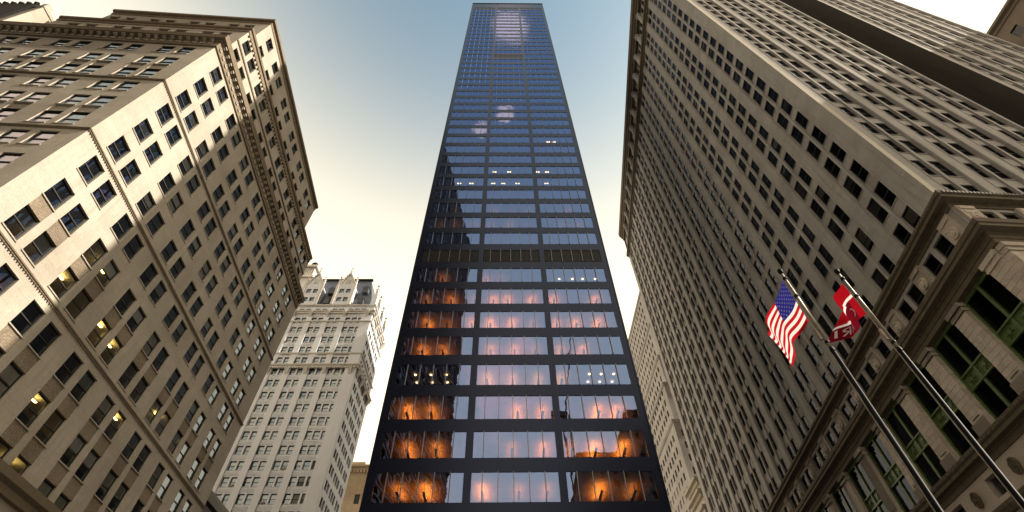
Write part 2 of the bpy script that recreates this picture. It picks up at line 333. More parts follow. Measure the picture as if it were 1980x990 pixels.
# ------------------------------------------------------------------ black glass tower
def glass_tower():
    D, X0, X1, TOP = 43.0, -12.42, 14.08, 207.2
    root = thing('glass_office_tower', 'tall black metal and blue glass office tower with three window bays in the centre', 'skyscraper', ((X0+X1)/2, D+25, 0))
    fc = Face((0, D), (1, 0)); bays = [(-11.62, -3.78), (-3.10, 4.74), (5.42, 13.26)]
    Z0, P, H = 20.99, 4.035, 2.67
    floors = list(range(-4, 44)); ops = []; mid_mech = 30
    for k in floors:
        for a, b in bays: ops.append((a, b, Z0+P*k, Z0+P*k+H))
    for a, b in bays: ops.append((a, b, 198.3, 200.4))
    w = MB(); fc.wall(w, X0, X1, 0, TOP, ops, .10)
    y1 = D+52; xa, xb = X0+1.2, X1-1.2
    w.quad((X0, D, 0), (X0, D, TOP), (xa, y1, TOP), (xa, y1, 0)); w.quad((X1, D, 0), (xb, y1, 0), (xb, y1, TOP), (X1, D, TOP)); w.quad((xa, y1, 0), (xa, y1, TOP), (xb, y1, TOP), (xb, y1, 0)); w.quad((X0, D, TOP), (X1, D, TOP), (xb, y1, TOP), (xa, y1, TOP))
    put('wall', w, BLACKM, root)
    # thin edge trims that catch the light
    t = MB()
    for x in (X0, X1-.14): t.box(x, x+.14, D-.10, D-.003, 0, TOP)
    t.box(X0, X1, D-.16, D-.003, TOP-.35, TOP+.1)
    put('edge_trim', t, BLACKM, root)
    # window panes
    edges = [0, .125, .305, .485, .665, .845, 1.0]; mull = MB(); far = MB(); lou = MB()
    pm = {}
    for k in floors:
        for bi, (a, b) in enumerate(bays):
            es = [a+(b-a)*e for e in edges]; z = Z0+P*k
            for e in es[1:-1]: mull.box(e-.03, e+.03, D-.12, D+.095, z, z+H)
            mech = (k == 8) or (k == mid_mech and bi == 1)
            for i in range(6):
                pw = es[i+1]-es[i]
                if mech:
                    if k == 8:
                        q = MB(); q.box(-pw/2+.05, pw/2-.05, 0, .04, .04, H-.04)
                        for s in range(9): q.hexa([(-pw/2+.05, -.05, .15+s*.28), (pw/2-.05, -.05, .15+s*.28), (pw/2-.05, .0, .21+s*.28), (-pw/2+.05, .0, .21+s*.28), (-pw/2+.05, -.05, .17+s*.28), (pw/2-.05, -.05, .17+s*.28), (pw/2-.05, .0, .23+s*.28), (-pw/2+.05, .0, .23+s*.28)])
                        put('louvre_panel', q, LOUVRE, root, ((es[i]+es[i+1])/2, D+.07, z))
                    else: lou.box(es[i]+.04, es[i+1]-.04, D+.06, D+.08, z, z+H)
                elif 0 <= k <= 16:
                    key = round(pw, 2)
                    if key not in pm:
                        q = MB(); q.quad((-pw/2+.02, 0, 0), (pw/2-.02, 0, 0), (pw/2-.02, 0, H), (-pw/2+.02, 0, H)); pm[key] = q.mesh('pane'); pm[key].materials.append(GLASS_T)
                    put('pane', pm[key], None, root, ((es[i]+es[i+1])/2, D+.06, z), (random.gauss(0, .0012), 0, random.gauss(0, .0012)))
                else:
                    j = random.gauss(0, .0012); j2 = random.gauss(0, .002)
                    far.quad((es[i], D+.06+j, z), (es[i+1], D+.06-j, z), (es[i+1], D+.06-j+j2, z+H), (es[i], D+.06+j+j2, z+H))
    for a, b in bays: lou.box(a, b, D+.06, D+.08, 198.3, 200.4)
    put('mullion', mull, MULL, root, kind='stuff'); put('upper_pane', far, GLASS_T, root, kind='stuff'); put('louvre_strip', lou, LOUVRE, root)
    # office floors behind the glass
    cw = MB(); cw.quad((X0+.3, D+7.5, 0), (X1-.3, D+7.5, 0), (X1-.3, D+7.5, TOP-1), (X0+.3, D+7.5, TOP-1)); put('core_wall', cw, TIMBER, root)
    sl = MB()
    for k in floors:
        z = Z0+P*k+H
        if 0 <= k <= 9:
            s = MB(); s.box(X0+.3, X1-.3, D+.12, D+7.4, z+.03, z+P-H-.03); put('ceiling', s, TIMBER, root)
        else: sl.box(X0+.3, X1-.3, D+.12, D+7.4, z+.03, z+P-H-.03)
    put('floor_slab', sl, ROOMW, root, kind='stuff')
    pt = MB()
    for a, b in ((-3.78, -3.10), (4.74, 5.42)): pt.box(a+.1, b-.1, D+.12, D+7.4, 0, 200)
    put('partition', pt, ROOMW, root)
    # linear pendants that wash the timber ceilings with warm light
    pen = MB(); pen.box(-.11, .11, 0, 3.4, 0, .10); pen.box(-.02, .02, .3, .34, .10, .79); pen.box(-.02, .02, 3.0, 3.04, .10, .79); pen = pen.mesh('pendant_lamp'); pen.materials.append(FRAME)
    start = {0: 2.2, 1: 1.9, 2: 1.7, 3: 1.6, 4: 1.5, 5: 1.3, 6: 1.2, 7: 1.15, 10: .9, 11: .85}
    lit = {0: ((.22, .55), (.12, .52, .86), (.42, .80)), 1: ((.22, .58), (.50, .84), (.12, .45, .82)), 2: ((.17, .52), (.55, .86), (.55, .82)), 3: ((), (.12, .48, .84), (.08,)),
           4: ((.22, .58), (.20, .52, .85), (.10, .46)), 5: ((.22, .58, .94), (.16, .50, .86), (.08, .42, .80)), 6: ((.20, .55, .94), (.18, .45, .84), (.10, .80)), 7: ((.4,), (.05, .33), ()),
           10: ((.18, .55, .9), (.12, .5, .85), (.45, .8)), 11: ((.5,), (.15, .5, .85), (.6,))}
    for k, per in lit.items():
        zc = Z0+P*k+H+.03
        for bi, fr in enumerate(per):
            a, b = bays[bi]
            for f in fr:
                x = a+(b-a)*f; y = D+start[k]; o = put('pendant_lamp', pen, None, root, (x+random.uniform(-.3, .3), y, zc-.80))
                ld = bpy.data.lights.new('pendant_light', 'AREA'); ld.shape = 'RECTANGLE'; ld.size = .16; ld.size_y = 3.2
                ld.energy = (46 if k < 3 else 30 if k < 7 else 13)*random.choice((.3, .6, .8, 1.0, 1.25)); ld.color = (1.0, .43, .10) if k != 3 else (1.0, .62, .26); ld.spread = R(172)
                lo = bpy.data.objects.new('pendant_light', ld); col.objects.link(lo); lo.parent = o; lo.location = (0, 1.7, .125); lo.rotation_euler = (math.pi, 0, 0)
    # small round and twin office lamps
    disc = MB(); disc.lathe(0, 0, [(.13, 0), (.15, .05), (.05, .09)], 10); disc = disc.mesh('downlight'); disc.materials.append(LAMP_W)
    for bi, fr in ((0, (.2, .42, .64)), (2, (.5, .67, .85))):
        a, b = bays[bi]
        for f in fr:
            put('downlight', disc, None, root, (a+(b-a)*f, D+1.7, Z0+P*3+H-.10)); put('downlight', disc, None, root, (a+(b-a)*f, D+3.1, Z0+P*3+H-.10))
    for bi, f in ((2, .25), (2, .48), (2, .66), (2, .88)): put('downlight', disc, None, root, (bays[bi][0]+7.84*f, D+1.9, Z0+P*7+H-.08))
    twin = MB(); twin.box(-.34, -.06, 0, .16, 0, .05); twin.box(.06, .34, 0, .16, 0, .05); twin = twin.mesh('twin_lamp'); twin.materials.append(LAMP_W)
    for k, bi, f in ((13, 0, .45), (13, 0, .72), (13, 1, .12), (13, 1, .34), (13, 1, .66), (13, 2, .22), (14, 1, .14), (14, 1, .48), (14, 2, .05), (14, 2, .27), (17, 2, .4), (17, 2, .55)):
        put('twin_lamp', twin, None, root, (bays[bi][0]+7.84*f, D+1.05, Z0+P*k+H-.06))
glass_tower()

# ------------------------------------------------------------------ stone office block on the left
def left_block():
    t_s = azv(-3.0); A = np.array([-33.91, 17.4]); B = np.array([-36.17, 60.6])
    root = thing('stone_office_block', 'tan limestone office block with belt courses and dentilled cornice on the left', 'building', (-50, 40, 0))
    fs = Face(A, t_s); LS = 43.25; fw = Face(A, bw); LW = 62.0
    zc = [60.15-3.73*i for i in range(16)]; W, H = 1.60, 2.30
    s_u = [c+e-17.4 for k in range(7) for c in (21.32+5.80*k,) for e in (-1.16, 1.16)]
    w_u = [c+e for k in range(10) for c in (-3.75-5.75*k,) for e in (-1.13, 1.13)]
    CZ = 62.1
    def rows(face, us, u0, u1, name):
        wall = MB(); ops = []; pan = []
        for u in us:
            for i, z in enumerate(zc): ops.append((u-W/2, u+W/2, z-H/2, z+H/2))
        for u in us:
            for i in ((1, 4, 7, 10, 13) if name == 'w' else (7, 9, 10, 12, 13)): pan.append((u-W/2, u+W/2, zc[i+1]+H/2, zc[i]-H/2))
        face.wall(wall, u0, u1, 0, CZ, ops+pan, .24 if name == 's' else .22)
        put('wall', wall, LIME, root)
        pm = MB()
        for a, b, c, e in pan: face.box(pm, a+.003, b-.003, .035 if name == 's' else .12, .30, c-.003, e-.10)
        put('spandrel_panel', pm, BRICKP if name == 's' else LIME, root, kind='stuff')
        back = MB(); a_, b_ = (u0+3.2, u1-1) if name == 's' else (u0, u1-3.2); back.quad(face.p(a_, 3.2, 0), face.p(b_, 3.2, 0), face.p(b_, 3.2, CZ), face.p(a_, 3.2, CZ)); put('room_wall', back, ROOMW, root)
        sl = MB()
        for z in zc: face.box(sl, u0+.6 if name == 's' else u0, u1-.6 if name == 's' else u1-3.3, .45, 3.1, z+H/2+.12, z+H/2+.45)
        put('floor_slab', sl, CEIL, root, kind='stuff')
    rows(fs, s_u, 0, LS, 's'); rows(fw, w_u, -LW, 0, 'w')
    cells = []
    for u in s_u:
        for i, z in enumerate(zc): cells.append((fs, u, z, .17, i, 's'))
    for u in w_u:
        for i, z in enumerate(zc): cells.append((fw, u, z, .10, i, 'w'))
    # the ones that show in the picture are windows of their own
    def shows(c):
        p = np.array(c[0].p(c[1], 0, c[2]))-np.array([0, 0, 1.7]); zd = p@cf
        x, y = 990+F_PX*(p@cr)/zd, 495-F_PX*(p@cu)/zd
        return zd if (zd > 0 and -40 < x < 2020 and -40 < y < 1030) else 1e6+zd
    cells.sort(key=shows); fb, pb, bb = MB(), MB(), MB(); n = 0
    for c in cells:
        face, u, z, d, i, nm = c; r = random.random(); bl = None; frac = 1.
        if r < .22: bl, frac = BLIND_C, random.choice((.4, .5, .6, .8, 1.))
        elif r < .32: bl, frac = BLIND_W, random.choice((.3, .4, .5))
        elif r < .40: bl, frac = BLIND_G, random.choice((.5, 1.))
        if shows(c) < 1e6 and n < 300:
            lamp = LAMP_Y if (nm == 's' and i > 6 and random.random() < .15) else None
            window(root, face, u, z-H/2, W, H, d, FRAME, d+.07, LIME, bl, frac, lamp); n += 1
        else: window_stuff(fb, pb, bb, face, u, z-H/2, W, H, d, bl is not None, frac)
    put('window_frames', fb, FRAME, root, kind='stuff'); put('far_pane', pb, GLASS, root, kind='stuff'); put('far_blind', bb, BLIND_C, root, kind='stuff')
    path = [tuple(A-bw*LW), tuple(A), tuple(B)]
    belt = [(0, .1), (.09, .11), (.11, .18), (.17, .2), (.19, .3), (.06, .36), (0, .38)]
    for z in (28.55, 39.55, 50.75):
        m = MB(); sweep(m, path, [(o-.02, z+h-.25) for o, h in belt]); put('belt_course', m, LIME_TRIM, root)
        bead = MB()
        k = 0.
        while k < LS: fs.box(bead, k, k+.12, -.13, -.05, z-.22, z-.155); k += .26
        put('bead_moulding', bead, LIME_TRIM, root, kind='stuff')
    m = MB(); sweep(m, path, [(-.02, 17.7), (.35, 17.75), (.45, 18.2), (.8, 18.4), (.9, 18.9), (.5, 19.1), (-.02, 19.15)]); put('belt_course', m, LIME_TRIM, root)
    # main cornice with modillions and a guilloche band
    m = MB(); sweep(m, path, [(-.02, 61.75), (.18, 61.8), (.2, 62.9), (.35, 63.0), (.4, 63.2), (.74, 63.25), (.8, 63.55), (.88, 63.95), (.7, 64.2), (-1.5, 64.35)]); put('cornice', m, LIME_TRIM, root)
    mod = MB(); mod.box(-.17, .17, -.62, -.2, 0, .26); mod.box(-.13, .13, -.48, -.2, -.16, 0); mod = mod.mesh('modillion'); mod.materials.append(LIME)
    ring = MB(); ring.rings([[(.26*math.cos(a)*s, y, .26*math.sin(a)*s) for a in [2*math.pi*j/10 for j in range(10)]] for s, y in ((1, -.22), (1, -.30), (.62, -.30), (.5, -.24))]); ring = ring.mesh('rosette'); ring.materials.append(LIME)
    for face, a, b in ((fs, .5, LS-.3), (fw, -44, -.4)):
        u = a
        while u < b:
            put('modillion', mod, None, root, face.p(u, 0, 62.98), (0, 0, face.ang)); put('rosette', ring, None, root, face.p(u, 0, 62.40), (0, 0, face.ang)); u += .92
    # two set-back tiers above the cornice
    def tier(inS, inW, far, z0, z1, rws, prof, wh, L2=25.):
        a = A+fs.i*inS+fw.i*inW; b = a+t_s*(LS-inW-far); f1 = Face(a, t_s); f2 = Face(a, bw); L1 = LS-inW-far
        us1 = [u-inW for u in s_u if .9 < u-inW < L1-.9]; us2 = [u for u in w_u if -L2+1 < u < -.9]
        for f, us, u0, u1 in ((f1, us1, 0, L1), (f2, us2, -L2, 0)):
            wl = MB(); f.wall(wl, u0, u1, z0, z1, [(u-W/2, u+W/2, z-wh/2, z+wh/2) for u in us for z in rws], .3); put('tier_wall', wl, LIME, root)
            q1, q2, q3 = MB(), MB(), MB()
            for u in us:
                for z in rws: window_stuff(q1, q2, q3, f, u, z-wh/2, W, wh, .22, random.random() < .45, random.choice((.5, 1.)))
            put('tier_window_frames', q1, FRAME, root, kind='stuff'); put('tier_pane', q2, GLASS, root, kind='stuff')
            if q3.v: put('tier_blind', q3, BLIND_C, root, kind='stuff')
            bk = MB(); bk.quad(f.p(u0, 2.2, z0), f.p(u1, 2.2, z0), f.p(u1, 2.2, z1), f.p(u0, 2.2, z1)); put('room_wall', bk, ROOMW, root)
        e = f1.p(L1, 0, 0); c = f2.p(-L2, 0, 0); mid = (c[0]+t_s[0]*L1, c[1]+t_s[1]*L1)
        en = MB(); en.quad((*e[:2], z0), (*mid, z0), (*mid, z1), (*e[:2], z1)); en.quad((*c[:2], z0), (*mid, z0), (*mid, z1), (*c[:2], z1)); en.poly([(*c[:2], z1-.01), (*a, z1-.01), (*e[:2], z1-.01), (*mid, z1-.01)]); put('tier_end_wall', en, LIME, root)
        m = MB(); sweep(m, [c[:2], tuple(a), e[:2]], prof); put('tier_cornice', m, LIME_TRIM, root)
        return f1, L1
    f1, L1 = tier(.8, 1.2, 1.5, 64.3, 73.6, (67.3, 70.9), [(-.02, 72.6), (.1, 72.65), (.13, 73.2), (.3, 73.3), (.36, 73.7), (.2, 73.85), (-.6, 74.0)], 2.1)
    m = MB(); e = f1.p(L1, 0, 0); sweep(m, [f1.p(0, 0, 0)[:2], e[:2]], [(-.02, 68.9), (.12, 68.95), (.16, 69.15), (-.02, 69.2)]); put('belt_course', m, LIME_TRIM, root)
    dn = MB(); u = .3
    while u < L1: f1.box(dn, u, u+.3, -.24, .0, 72.2, 72.6); u += .62
    put('dentil', dn, LIME_TRIM, root, kind='stuff')
    f2, L2 = tier(1.75, 2.65, 6.5, 73.6, 83.4, (76.4, 80.2), [(-.02, 82.2), (.1, 82.4), (.14, 82.9), (.45, 83.0), (.5, 83.45), (-.6, 83.6)], 2.2, 23.5)
    # body sides, roof and the taller lit wing further along the west front
    C = A-bw*LW; Dp = C+t_s*LS; bd = MB(); bd.quad((*B, 0), (*Dp, 0), (*Dp, CZ), (*B, CZ)); bd.quad((*C, 0), (*Dp, 0), (*Dp, CZ), (*C, CZ)); bd.poly([(*C, CZ+.6), (*A, CZ+.6), (*B, CZ+.6), (*Dp, CZ+.6)]); put('rear_wall', bd, LIME, root)
    x0, y0 = -65.6, 16.9; wg = MB()
    wg.box(x0-1.2, x0, y0, y0+2.2, 64.3, 78.6); wg.box(x0-1.0, x0-.1, y0+2.2, y0+3.6, 64.3, 77.2); wg.box(x0-1.3, x0+.12, y0-.1, y0+2.3, 78.6, 79.1); wg.box(x0-.9, x0-.2, y0-.1, y0+.9, 79.1, 80.2); put('roof_pylon', wg, LIME, root)
    rf = MB(); rf.box(-96, x0-1.25, y0-.3, y0+9, 64.3, 79.4)
    for i in range(24): rf.lathe(x0-1.6-i*1.1, y0-.2, [(.24, 79.4), (.34, 79.75), (.1, 80.2)], 7)
    put('dark_roof_wing', rf, DARKROOF, root)
    pr = MB(); f = f2.p(-.0, 0, 83.7); pr.box(f[0]-26, f[0]-24.6, f[1]+.2, f[1]+1.6, 83.6, 85.2); pr.box(f[0]-15, f[0]-14.5, f[1]+.4, f[1]+.9, 83.6, 84.6); put('roof_vent', pr, PALE, root)
left_block()

# ------------------------------------------------------------------ limestone skyscraper on the right
def grey_block():
    root = thing('limestone_skyscraper', 'massive grey limestone skyscraper with paired windows and a recessed light court on the right', 'skyscraper', (62, 65, 0))
    te = azv(5.8); NW = np.array([34.35, 0])+te*22.05; LN = 93.6
    fn = Face(NW, -te)                       # u = -(s-22.05)
    fw = Face(NW, bw); S = lambda s: -(s-22.05)
    bays = [26.40+5.65*k for k in range(16)]; wb = [3.7+5.3*k for k in range(4)]; wb2 = [35.4+5.3*k for k in range(4)]
    zs = [37.9, 42.33, 46.84, 51.1, 55.4]+[59.7+4.22*k for k in range(20)]
    W, H = 1.56, 3.0; Z0, Z1 = 36.4, 142.6
    def shaft(face, cs, u0, u1, nm):
        wall = MB(); big = [(c-1.86, c+1.86, Z0+.1, Z1-.6) for c in cs]; face.wall(wall, u0, u1, Z0, Z1, big, .27); put('wall', wall, GREY, root)
        inner = MB()
        for c in cs:
            ops = [(c+e-W/2, c+e+W/2, max(z-H/2, Z0+.15), z+H/2) for e in (-1.03, 1.03) for z in zs]
            face.wall(inner, c-1.86, c+1.86, Z0+.1, Z1-.6, ops, .2, .27)
        put('spandrel_wall', inner, GREY, root)
        mu = MB()
        for c in cs:
            face.box(mu, c-.17, c+.17, .10, .269, Z0+.1, Z1-.6)
            for e in (-1, 1): face.box(mu, c+e*1.99-.06, c+e*1.99+.06, -.05, -.002, Z0, Z1-.4)
        put('pier_moulding', mu, GREY, root, kind='stuff')
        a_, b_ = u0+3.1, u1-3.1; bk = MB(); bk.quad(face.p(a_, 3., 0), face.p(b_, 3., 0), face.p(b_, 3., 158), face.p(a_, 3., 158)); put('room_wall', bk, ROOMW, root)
        sl = MB()
        for z in zs: face.box(sl, u0+3.1, u1-3.1, .6, 2.9, z+H/2+.1, z+H/2+.5)
        put('floor_slab', sl, ROOMW, root, kind='stuff')
    cn = [S(b) for b in bays]
    shaft(fn, cn, -LN, 0, 'n'); shaft(fw, wb, 0, 22.0, 'w'); shaft(fw, wb2, 32.2, 54.0, 'w')
    cells = []
    for face, cs in ((fn, cn), (fw, wb), (fw, wb2)):
        for c in cs:
            for e in (-1.03, 1.03):
                for z in zs:
                    
                    p = np.array(face.p(c+e, 0, z))-np.array([0, 0, 1.7]); zd = p@cf; x, y = 990+F_PX*(p@cr)/zd, 495-F_PX*(p@cu)/zd
                    vis = zd > 0 and -20 < x < 2000 and -20 < y < 1010
                    cells.append((zd if vis else 1e6+zd, face, c+e, z))
    cells.sort(key=lambda c: c[0]); fb, pb, bb = MB(), MB(), MB(); sills = MB()
    for n, (k, face, u, z) in enumerate(cells):
        r = random.random(); bl = BLIND_G if r < .12 else BLIND_W if r < .17 else BLIND_C if r < .24 else None; fr = random.choice((.2, .3, .3, .4, .5, .7))
        if n < 300 and k < 1e6: window(root, face, u, z-H/2, W, H, .36, FRAME, .17, GREY, bl, fr, LAMP_Y if random.random() < .008 else None, gl=GLASS_K)
        else:
            window_stuff(fb, pb, bb, face, u, z-H/2, W, H, .36, bl is not None, fr)
            face.box(sills, u-W/2-.05, u+W/2+.05, .19, .275, z-H/2-.10, z-H/2-.002)
            face.box(sills, u-W/2-.02, u+W/2+.02, .23, .275, z-H/2-.2, z-H/2-.102)
    put('window_frames', fb, FRAME, root, kind='stuff'); put('far_pane', pb, GLASS_K, root, kind='stuff'); put('far_blind', bb, BLIND_W, root, kind='stuff'); put('far_sill', sills, GREY, root, kind='stuff')
    NE = np.array(fn.p(-LN, 0, 0)[:2]); W1 = np.array(fw.p(22, 0, 0)[:2]); W2 = np.array(fw.p(32.2, 0, 0)[:2]); W3 = np.array(fw.p(54, 0, 0)[:2])
    path = [tuple(NE), tuple(NW), tuple(W1), tuple(W1+fw.i*22)]; path2 = [tuple(W2+fw.i*22), tuple(W2), tuple(W3)]
    # light court and outer sides
    cz = 157.0; ct = MB()
    f1 = Face(W1, fw.i); f2 = Face(W2+fw.i*22, -fw.i); ops1 = [(u-.75, u+.75, z-1.3, z+1.3) for u in (3, 5.2, 9, 11.2, 15, 17.2) for z in zs]
    f2.wall(ct, 0, 22, 0, cz, ops1, .35); f1.wall(ct, 0, 22, 0, cz, ops1, .35); f3 = Face(W1+fw.i*22, bw); f3.wall(ct, 0, 10.2, 0, cz, [], .1); put('court_wall', ct, COURT_SHADE, root)
    cg = MB()
    for f in (f1, f2):
        for a, b, c, e in ops1: cg.quad(f.p(a, .3, c), f.p(b, .3, c), f.p(b, .3, e), f.p(a, .3, e))
    put('court_pane', cg, GLASS_D, root, kind='stuff')
    SE = NE+bw*54; sd = MB(); sd.quad((*NE, 0), (*SE, 0), (*SE, cz), (*NE, cz)); sd.quad((*W3, 0), (*SE, 0), (*SE, cz), (*W3, cz))
    W1b, W2b = W1+fw.i*22, W2+fw.i*22
    sd.poly([(*q, cz-.3) for q in (NE, NW, W1, W1b)]); sd.poly([(*q, cz-.3) for q in (NE, W1b, W2b, SE)]); sd.poly([(*q, cz-.3) for q in (W2b, W2, W3, SE)]); put('rear_wall', sd, GREY, root)
    cq = MB(); fw.box(cq, -.06, .55, -.07, -.003, 36.8, 142); put('corner_strip', cq, PALE, root)  # pale edge stone; its lighter tone paints the sky highlight along the corner
    # crown: belt, colonnade, attic and main cornice
    for pth in (path, path2):
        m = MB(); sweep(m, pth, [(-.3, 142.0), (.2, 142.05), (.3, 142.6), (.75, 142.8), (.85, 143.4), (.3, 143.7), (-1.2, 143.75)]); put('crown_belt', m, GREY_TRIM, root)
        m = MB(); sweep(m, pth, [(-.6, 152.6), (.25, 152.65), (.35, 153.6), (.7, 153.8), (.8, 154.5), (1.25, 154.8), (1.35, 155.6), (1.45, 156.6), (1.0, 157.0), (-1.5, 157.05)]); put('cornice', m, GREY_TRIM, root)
    for face, cs, u0, u1 in ((fn, cn, -LN, 0), (fw, wb, 0, 22), (fw, wb2, 32.2, 54)):
        q = MB(); face.wall(q, u0, u1, 143.6, 152.7, [(c+e-.7, c+e+.7, z0, z0+3.4) for c in cs for e in (-1.03, 1.03) for z0 in (144.3, 148.7)], .5, .55); put('crown_wall', q, GREY, root)
        pn = MB()
        for c in cs:
            for e in (-1.03, 1.03):
                for z0 in (144.3, 148.7): pn.quad(face.p(c+e-.7, .95, z0), face.p(c+e+.7, .95, z0), face.p(c+e+.7, .95, z0+3.4), face.p(c+e-.7, .95, z0+3.4))
        put('crown_pane', pn, GLASS_D, root, kind='stuff')
        for c in [cs[0]-2.83 if u0 < 0 else cs[0]-2.65]+[x+2.83 if u0 < 0 else x+2.65 for x in cs]:
            if not (min(u0, u1)+.4 < c < max(u0, u1)-.4): continue
            cl = MB(); x, y, _ = face.p(c, .2, 0); cl.lathe(x, y, [(.85, 143.7), (.85, 144.2), (.68, 144.3), (.60, 151.6), (.7, 151.7), (.95, 152.3), (.95, 152.65)], 14); put('column', cl, GREY, root)
    # attic storey above the pilasters
    for face, cs, u0, u1 in ((fn, cn, -LN, 0), (fw, wb, 0, 22), (fw, wb2, 32.2, 54)):
        ops = [(c+e-.76, c+e+.76, 32.35, 34.75) for c in cs for e in (-1.03, 1.03)]
        q = MB(); face.wall(q, u0, u1, 31.6, 36.5, ops, .3, .12); put('attic_wall', q, GREY, root)
        pn = MB()
        for i, c in enumerate(cs):
            for e in (-1.03, 1.03):
                if i < 9: window(root, face, c+e, 32.35, 1.52, 2.4, .32, FRAME, gl=GLASS_K)
                else: pn.quad(face.p(c+e-.75, .4, 32.35), face.p(c+e+.75, .4, 32.35), face.p(c+e+.75, .4, 34.75), face.p(c+e-.75, .4, 34.75))
        if pn.v: put('attic_pane', pn, GLASS, root, kind='stuff')
        half = 2.83 if u0 < 0 else 2.65
        for c in sorted({round(c-half, 3) for c in cs} | {round(c+half, 3) for c in cs}):
            hw = .78; c = max(min(u0, u1)+hw+.1, min(max(u0, u1)-hw+.2, c))
            bl = MB(); face.box(bl, c-hw, c+hw, -.12, .119, 32.3, 35.1); face.box(bl, c-hw+.12, c+hw-.12, -.2, -.121, 34.6, 35.0); face.box(bl, c-hw+.2, c-hw+.7, -.18, -.121, 34.0, 34.35)
            o = put('medallion_block', bl, GREY_BLOCK, root)
            ms = MB(); n = 14
            ms.rings([[face.p(c+r*math.cos(2*math.pi*j/n), d, 33.45+r*1.05*math.sin(2*math.pi*j/n)) for j in range(n)] for r, d in ((.52, -.12), (.52, -.26), (.40, -.30), (.36, -.24), (.30, -.24), (.26, -.32), (.05, -.36))]); put('medallion', ms, GREY_BLOCK, o, -Vector(o.location)+Vector(o.location)) if False else put('medallion', ms, GREY_BLOCK, o)
    for pth in (path, path2):
        m = MB(); sweep(m, pth, [(-.6, 35.1), (.0, 35.12), (.0, 35.42), (.08, 35.45), (.08, 35.62), (.62, 35.66), (.62, 35.98), (.70, 36.02), (.74, 36.38), (.3, 36.6), (-.05, 36.75)]); put('cornice', m, GREY_TRIM, root)
        m = MB(); sweep(m, pth, [(-.7, 30.15), (.06, 30.2), (.06, 30.62), (.14, 30.65), (.14, 31.05), (.26, 31.1), (.26, 31.25), (.80, 31.3), (.80, 31.62), (.9, 31.66), (.96, 32.05), (.4, 32.2), (-.3, 32.3)]); put('entablature', m, GREY_TRIM, root)
        m = MB(); sweep(m, pth, [(-.4, 20.7), (.1, 20.75), (.1, 21.15), (.2, 21.2), (.2, 21.35), (.62, 21.4), (.62, 21.7), (.7, 21.75), (.75, 22.1), (.4, 22.26), (-.9, 22.34)]); put('ledge_cornice', m, GREY_TRIM, root)
        m = MB(); sweep(m, pth, [(-.3, 17.6), (.3, 17.65), (.5, 18.0), (.55, 18.25), (.1, 18.4), (-.3, 18.42)]); put('belt_course', m, GREY_TRIM, root)
    lf = MB()
    for face, a, b in ((fn, -60, .4), (fw, -.4, 22)):
        u = a
        while u < b:
            face.box(lf, u, u+.2, -.80, -.70, 36.06, 36.34); face.box(lf, u, u+.16, -.80, -.70, 21.8, 22.04); u += .34
    put('leaf_moulding', lf, GREY_TRIM, root, kind='stuff')
    # giant pilasters of single stones with green iron window screens between
    stone_me = {}
    def block(w, h):
        k = (round(w, 2), round(h, 2))
        if k not in stone_me:
            b = MB(); c = .02; b.rings([[(-w/2+q, .9, z) if False else (x, y, z) for x, y in ((-w/2+q, -.0+q), (w/2-q, q), (w/2-q, .6), (-w/2+q, .6))] for q, z in ((c, .004), (0, .03), (0, h-.03), (c, h-.004))]); stone_me[k] = b.mesh('stone'); stone_me[k].materials.append(GREY_BLOCK)
        return stone_me[k]
    for face, cs, u0, u1, nmax in ((fn, cn, -LN, 0, 8), (fw, wb, 0, 22, 4), (fw, wb2, 32.2, 54, 0)):
        half = 2.83 if u0 < 0 else 2.65
        cen = sorted({round(c-half, 3) for c in cs} | {round(c+half, 3) for c in cs}, reverse=(u0 < 0))
        for i, c in enumerate(cen):
            w = 1.66; c = max(min(u0, u1)+w/2+.0, min(max(u0, u1)-w/2, c))
            core = MB(); face.box(core, c-w/2+.03, c+w/2-.03, .04, .8, 22.3, 30.2)
            cap = core; face.box(cap, c-w/2-.06, c+w/2+.06, -.10, .45, 29.3, 29.5); face.box(cap, c-w/2-.12, c+w/2+.12, -.18, .45, 29.75, 30.16); face.box(cap, c-w/2-.03, c+w/2+.03, -.04, .45, 29.5, 29.75)
            face.box(cap, c-w/2-.08, c+w/2+.08, -.12, .45, 22.32, 23.35); face.box(cap, c-.5, c+.5, -.06, .04, 23.62, 23.70)
            pil = put('pilaster', core, GREY_BLOCK, root)
            if i < nmax+1:
                z = 23.36; row = 0; hh = .495
                while z+hh < 29.32:
                    cuts = (-w/2, random.uniform(-.25, .0), w/2) if row % 2 == 0 else (-w/2, -w/2+random.uniform(.5, .75), w/2-random.uniform(.45, .7), w/2)
                    for a, b in zip(cuts[:-1], cuts[1:]):
                        bw_ = round((b-a)*20)/20-.012; x, y, zz = face.p(c+(a+b)/2, random.uniform(-.006, .012), z)
                        put('stone', block(bw_, hh), None, pil, (x, y, zz), (0, 0, face.ang))
                    z += hh; row += 1
        for i, c in enumerate(cs):
            g0, g1 = c-half+.80, c+half-.80; gm = MB(); d0 = .46
            for a, b in ((g0, g0+.22), (c-.14, c+.14), (g1-.22, g1)): face.box(gm, a, b, d0, d0+.25, 22.3, 30.2)
            face.box(gm, g0+.22, g1-.22, d0+.03, d0+.25, 29.9, 30.2); face.box(gm, g0+.22, g1-.22, d0+.03, d0+.25, 22.3, 22.5)
            for z in (25.35, 26.55): face.box(gm, g0+.22, g1-.22, d0-.06, d0+.2, z, z+.14)
            fr = put('iron_screen', gm, GREEN, root)
            sp = MB(); face.box(sp, g0+.22, g1-.22, d0+.12, d0+.2, 25.49, 26.55)
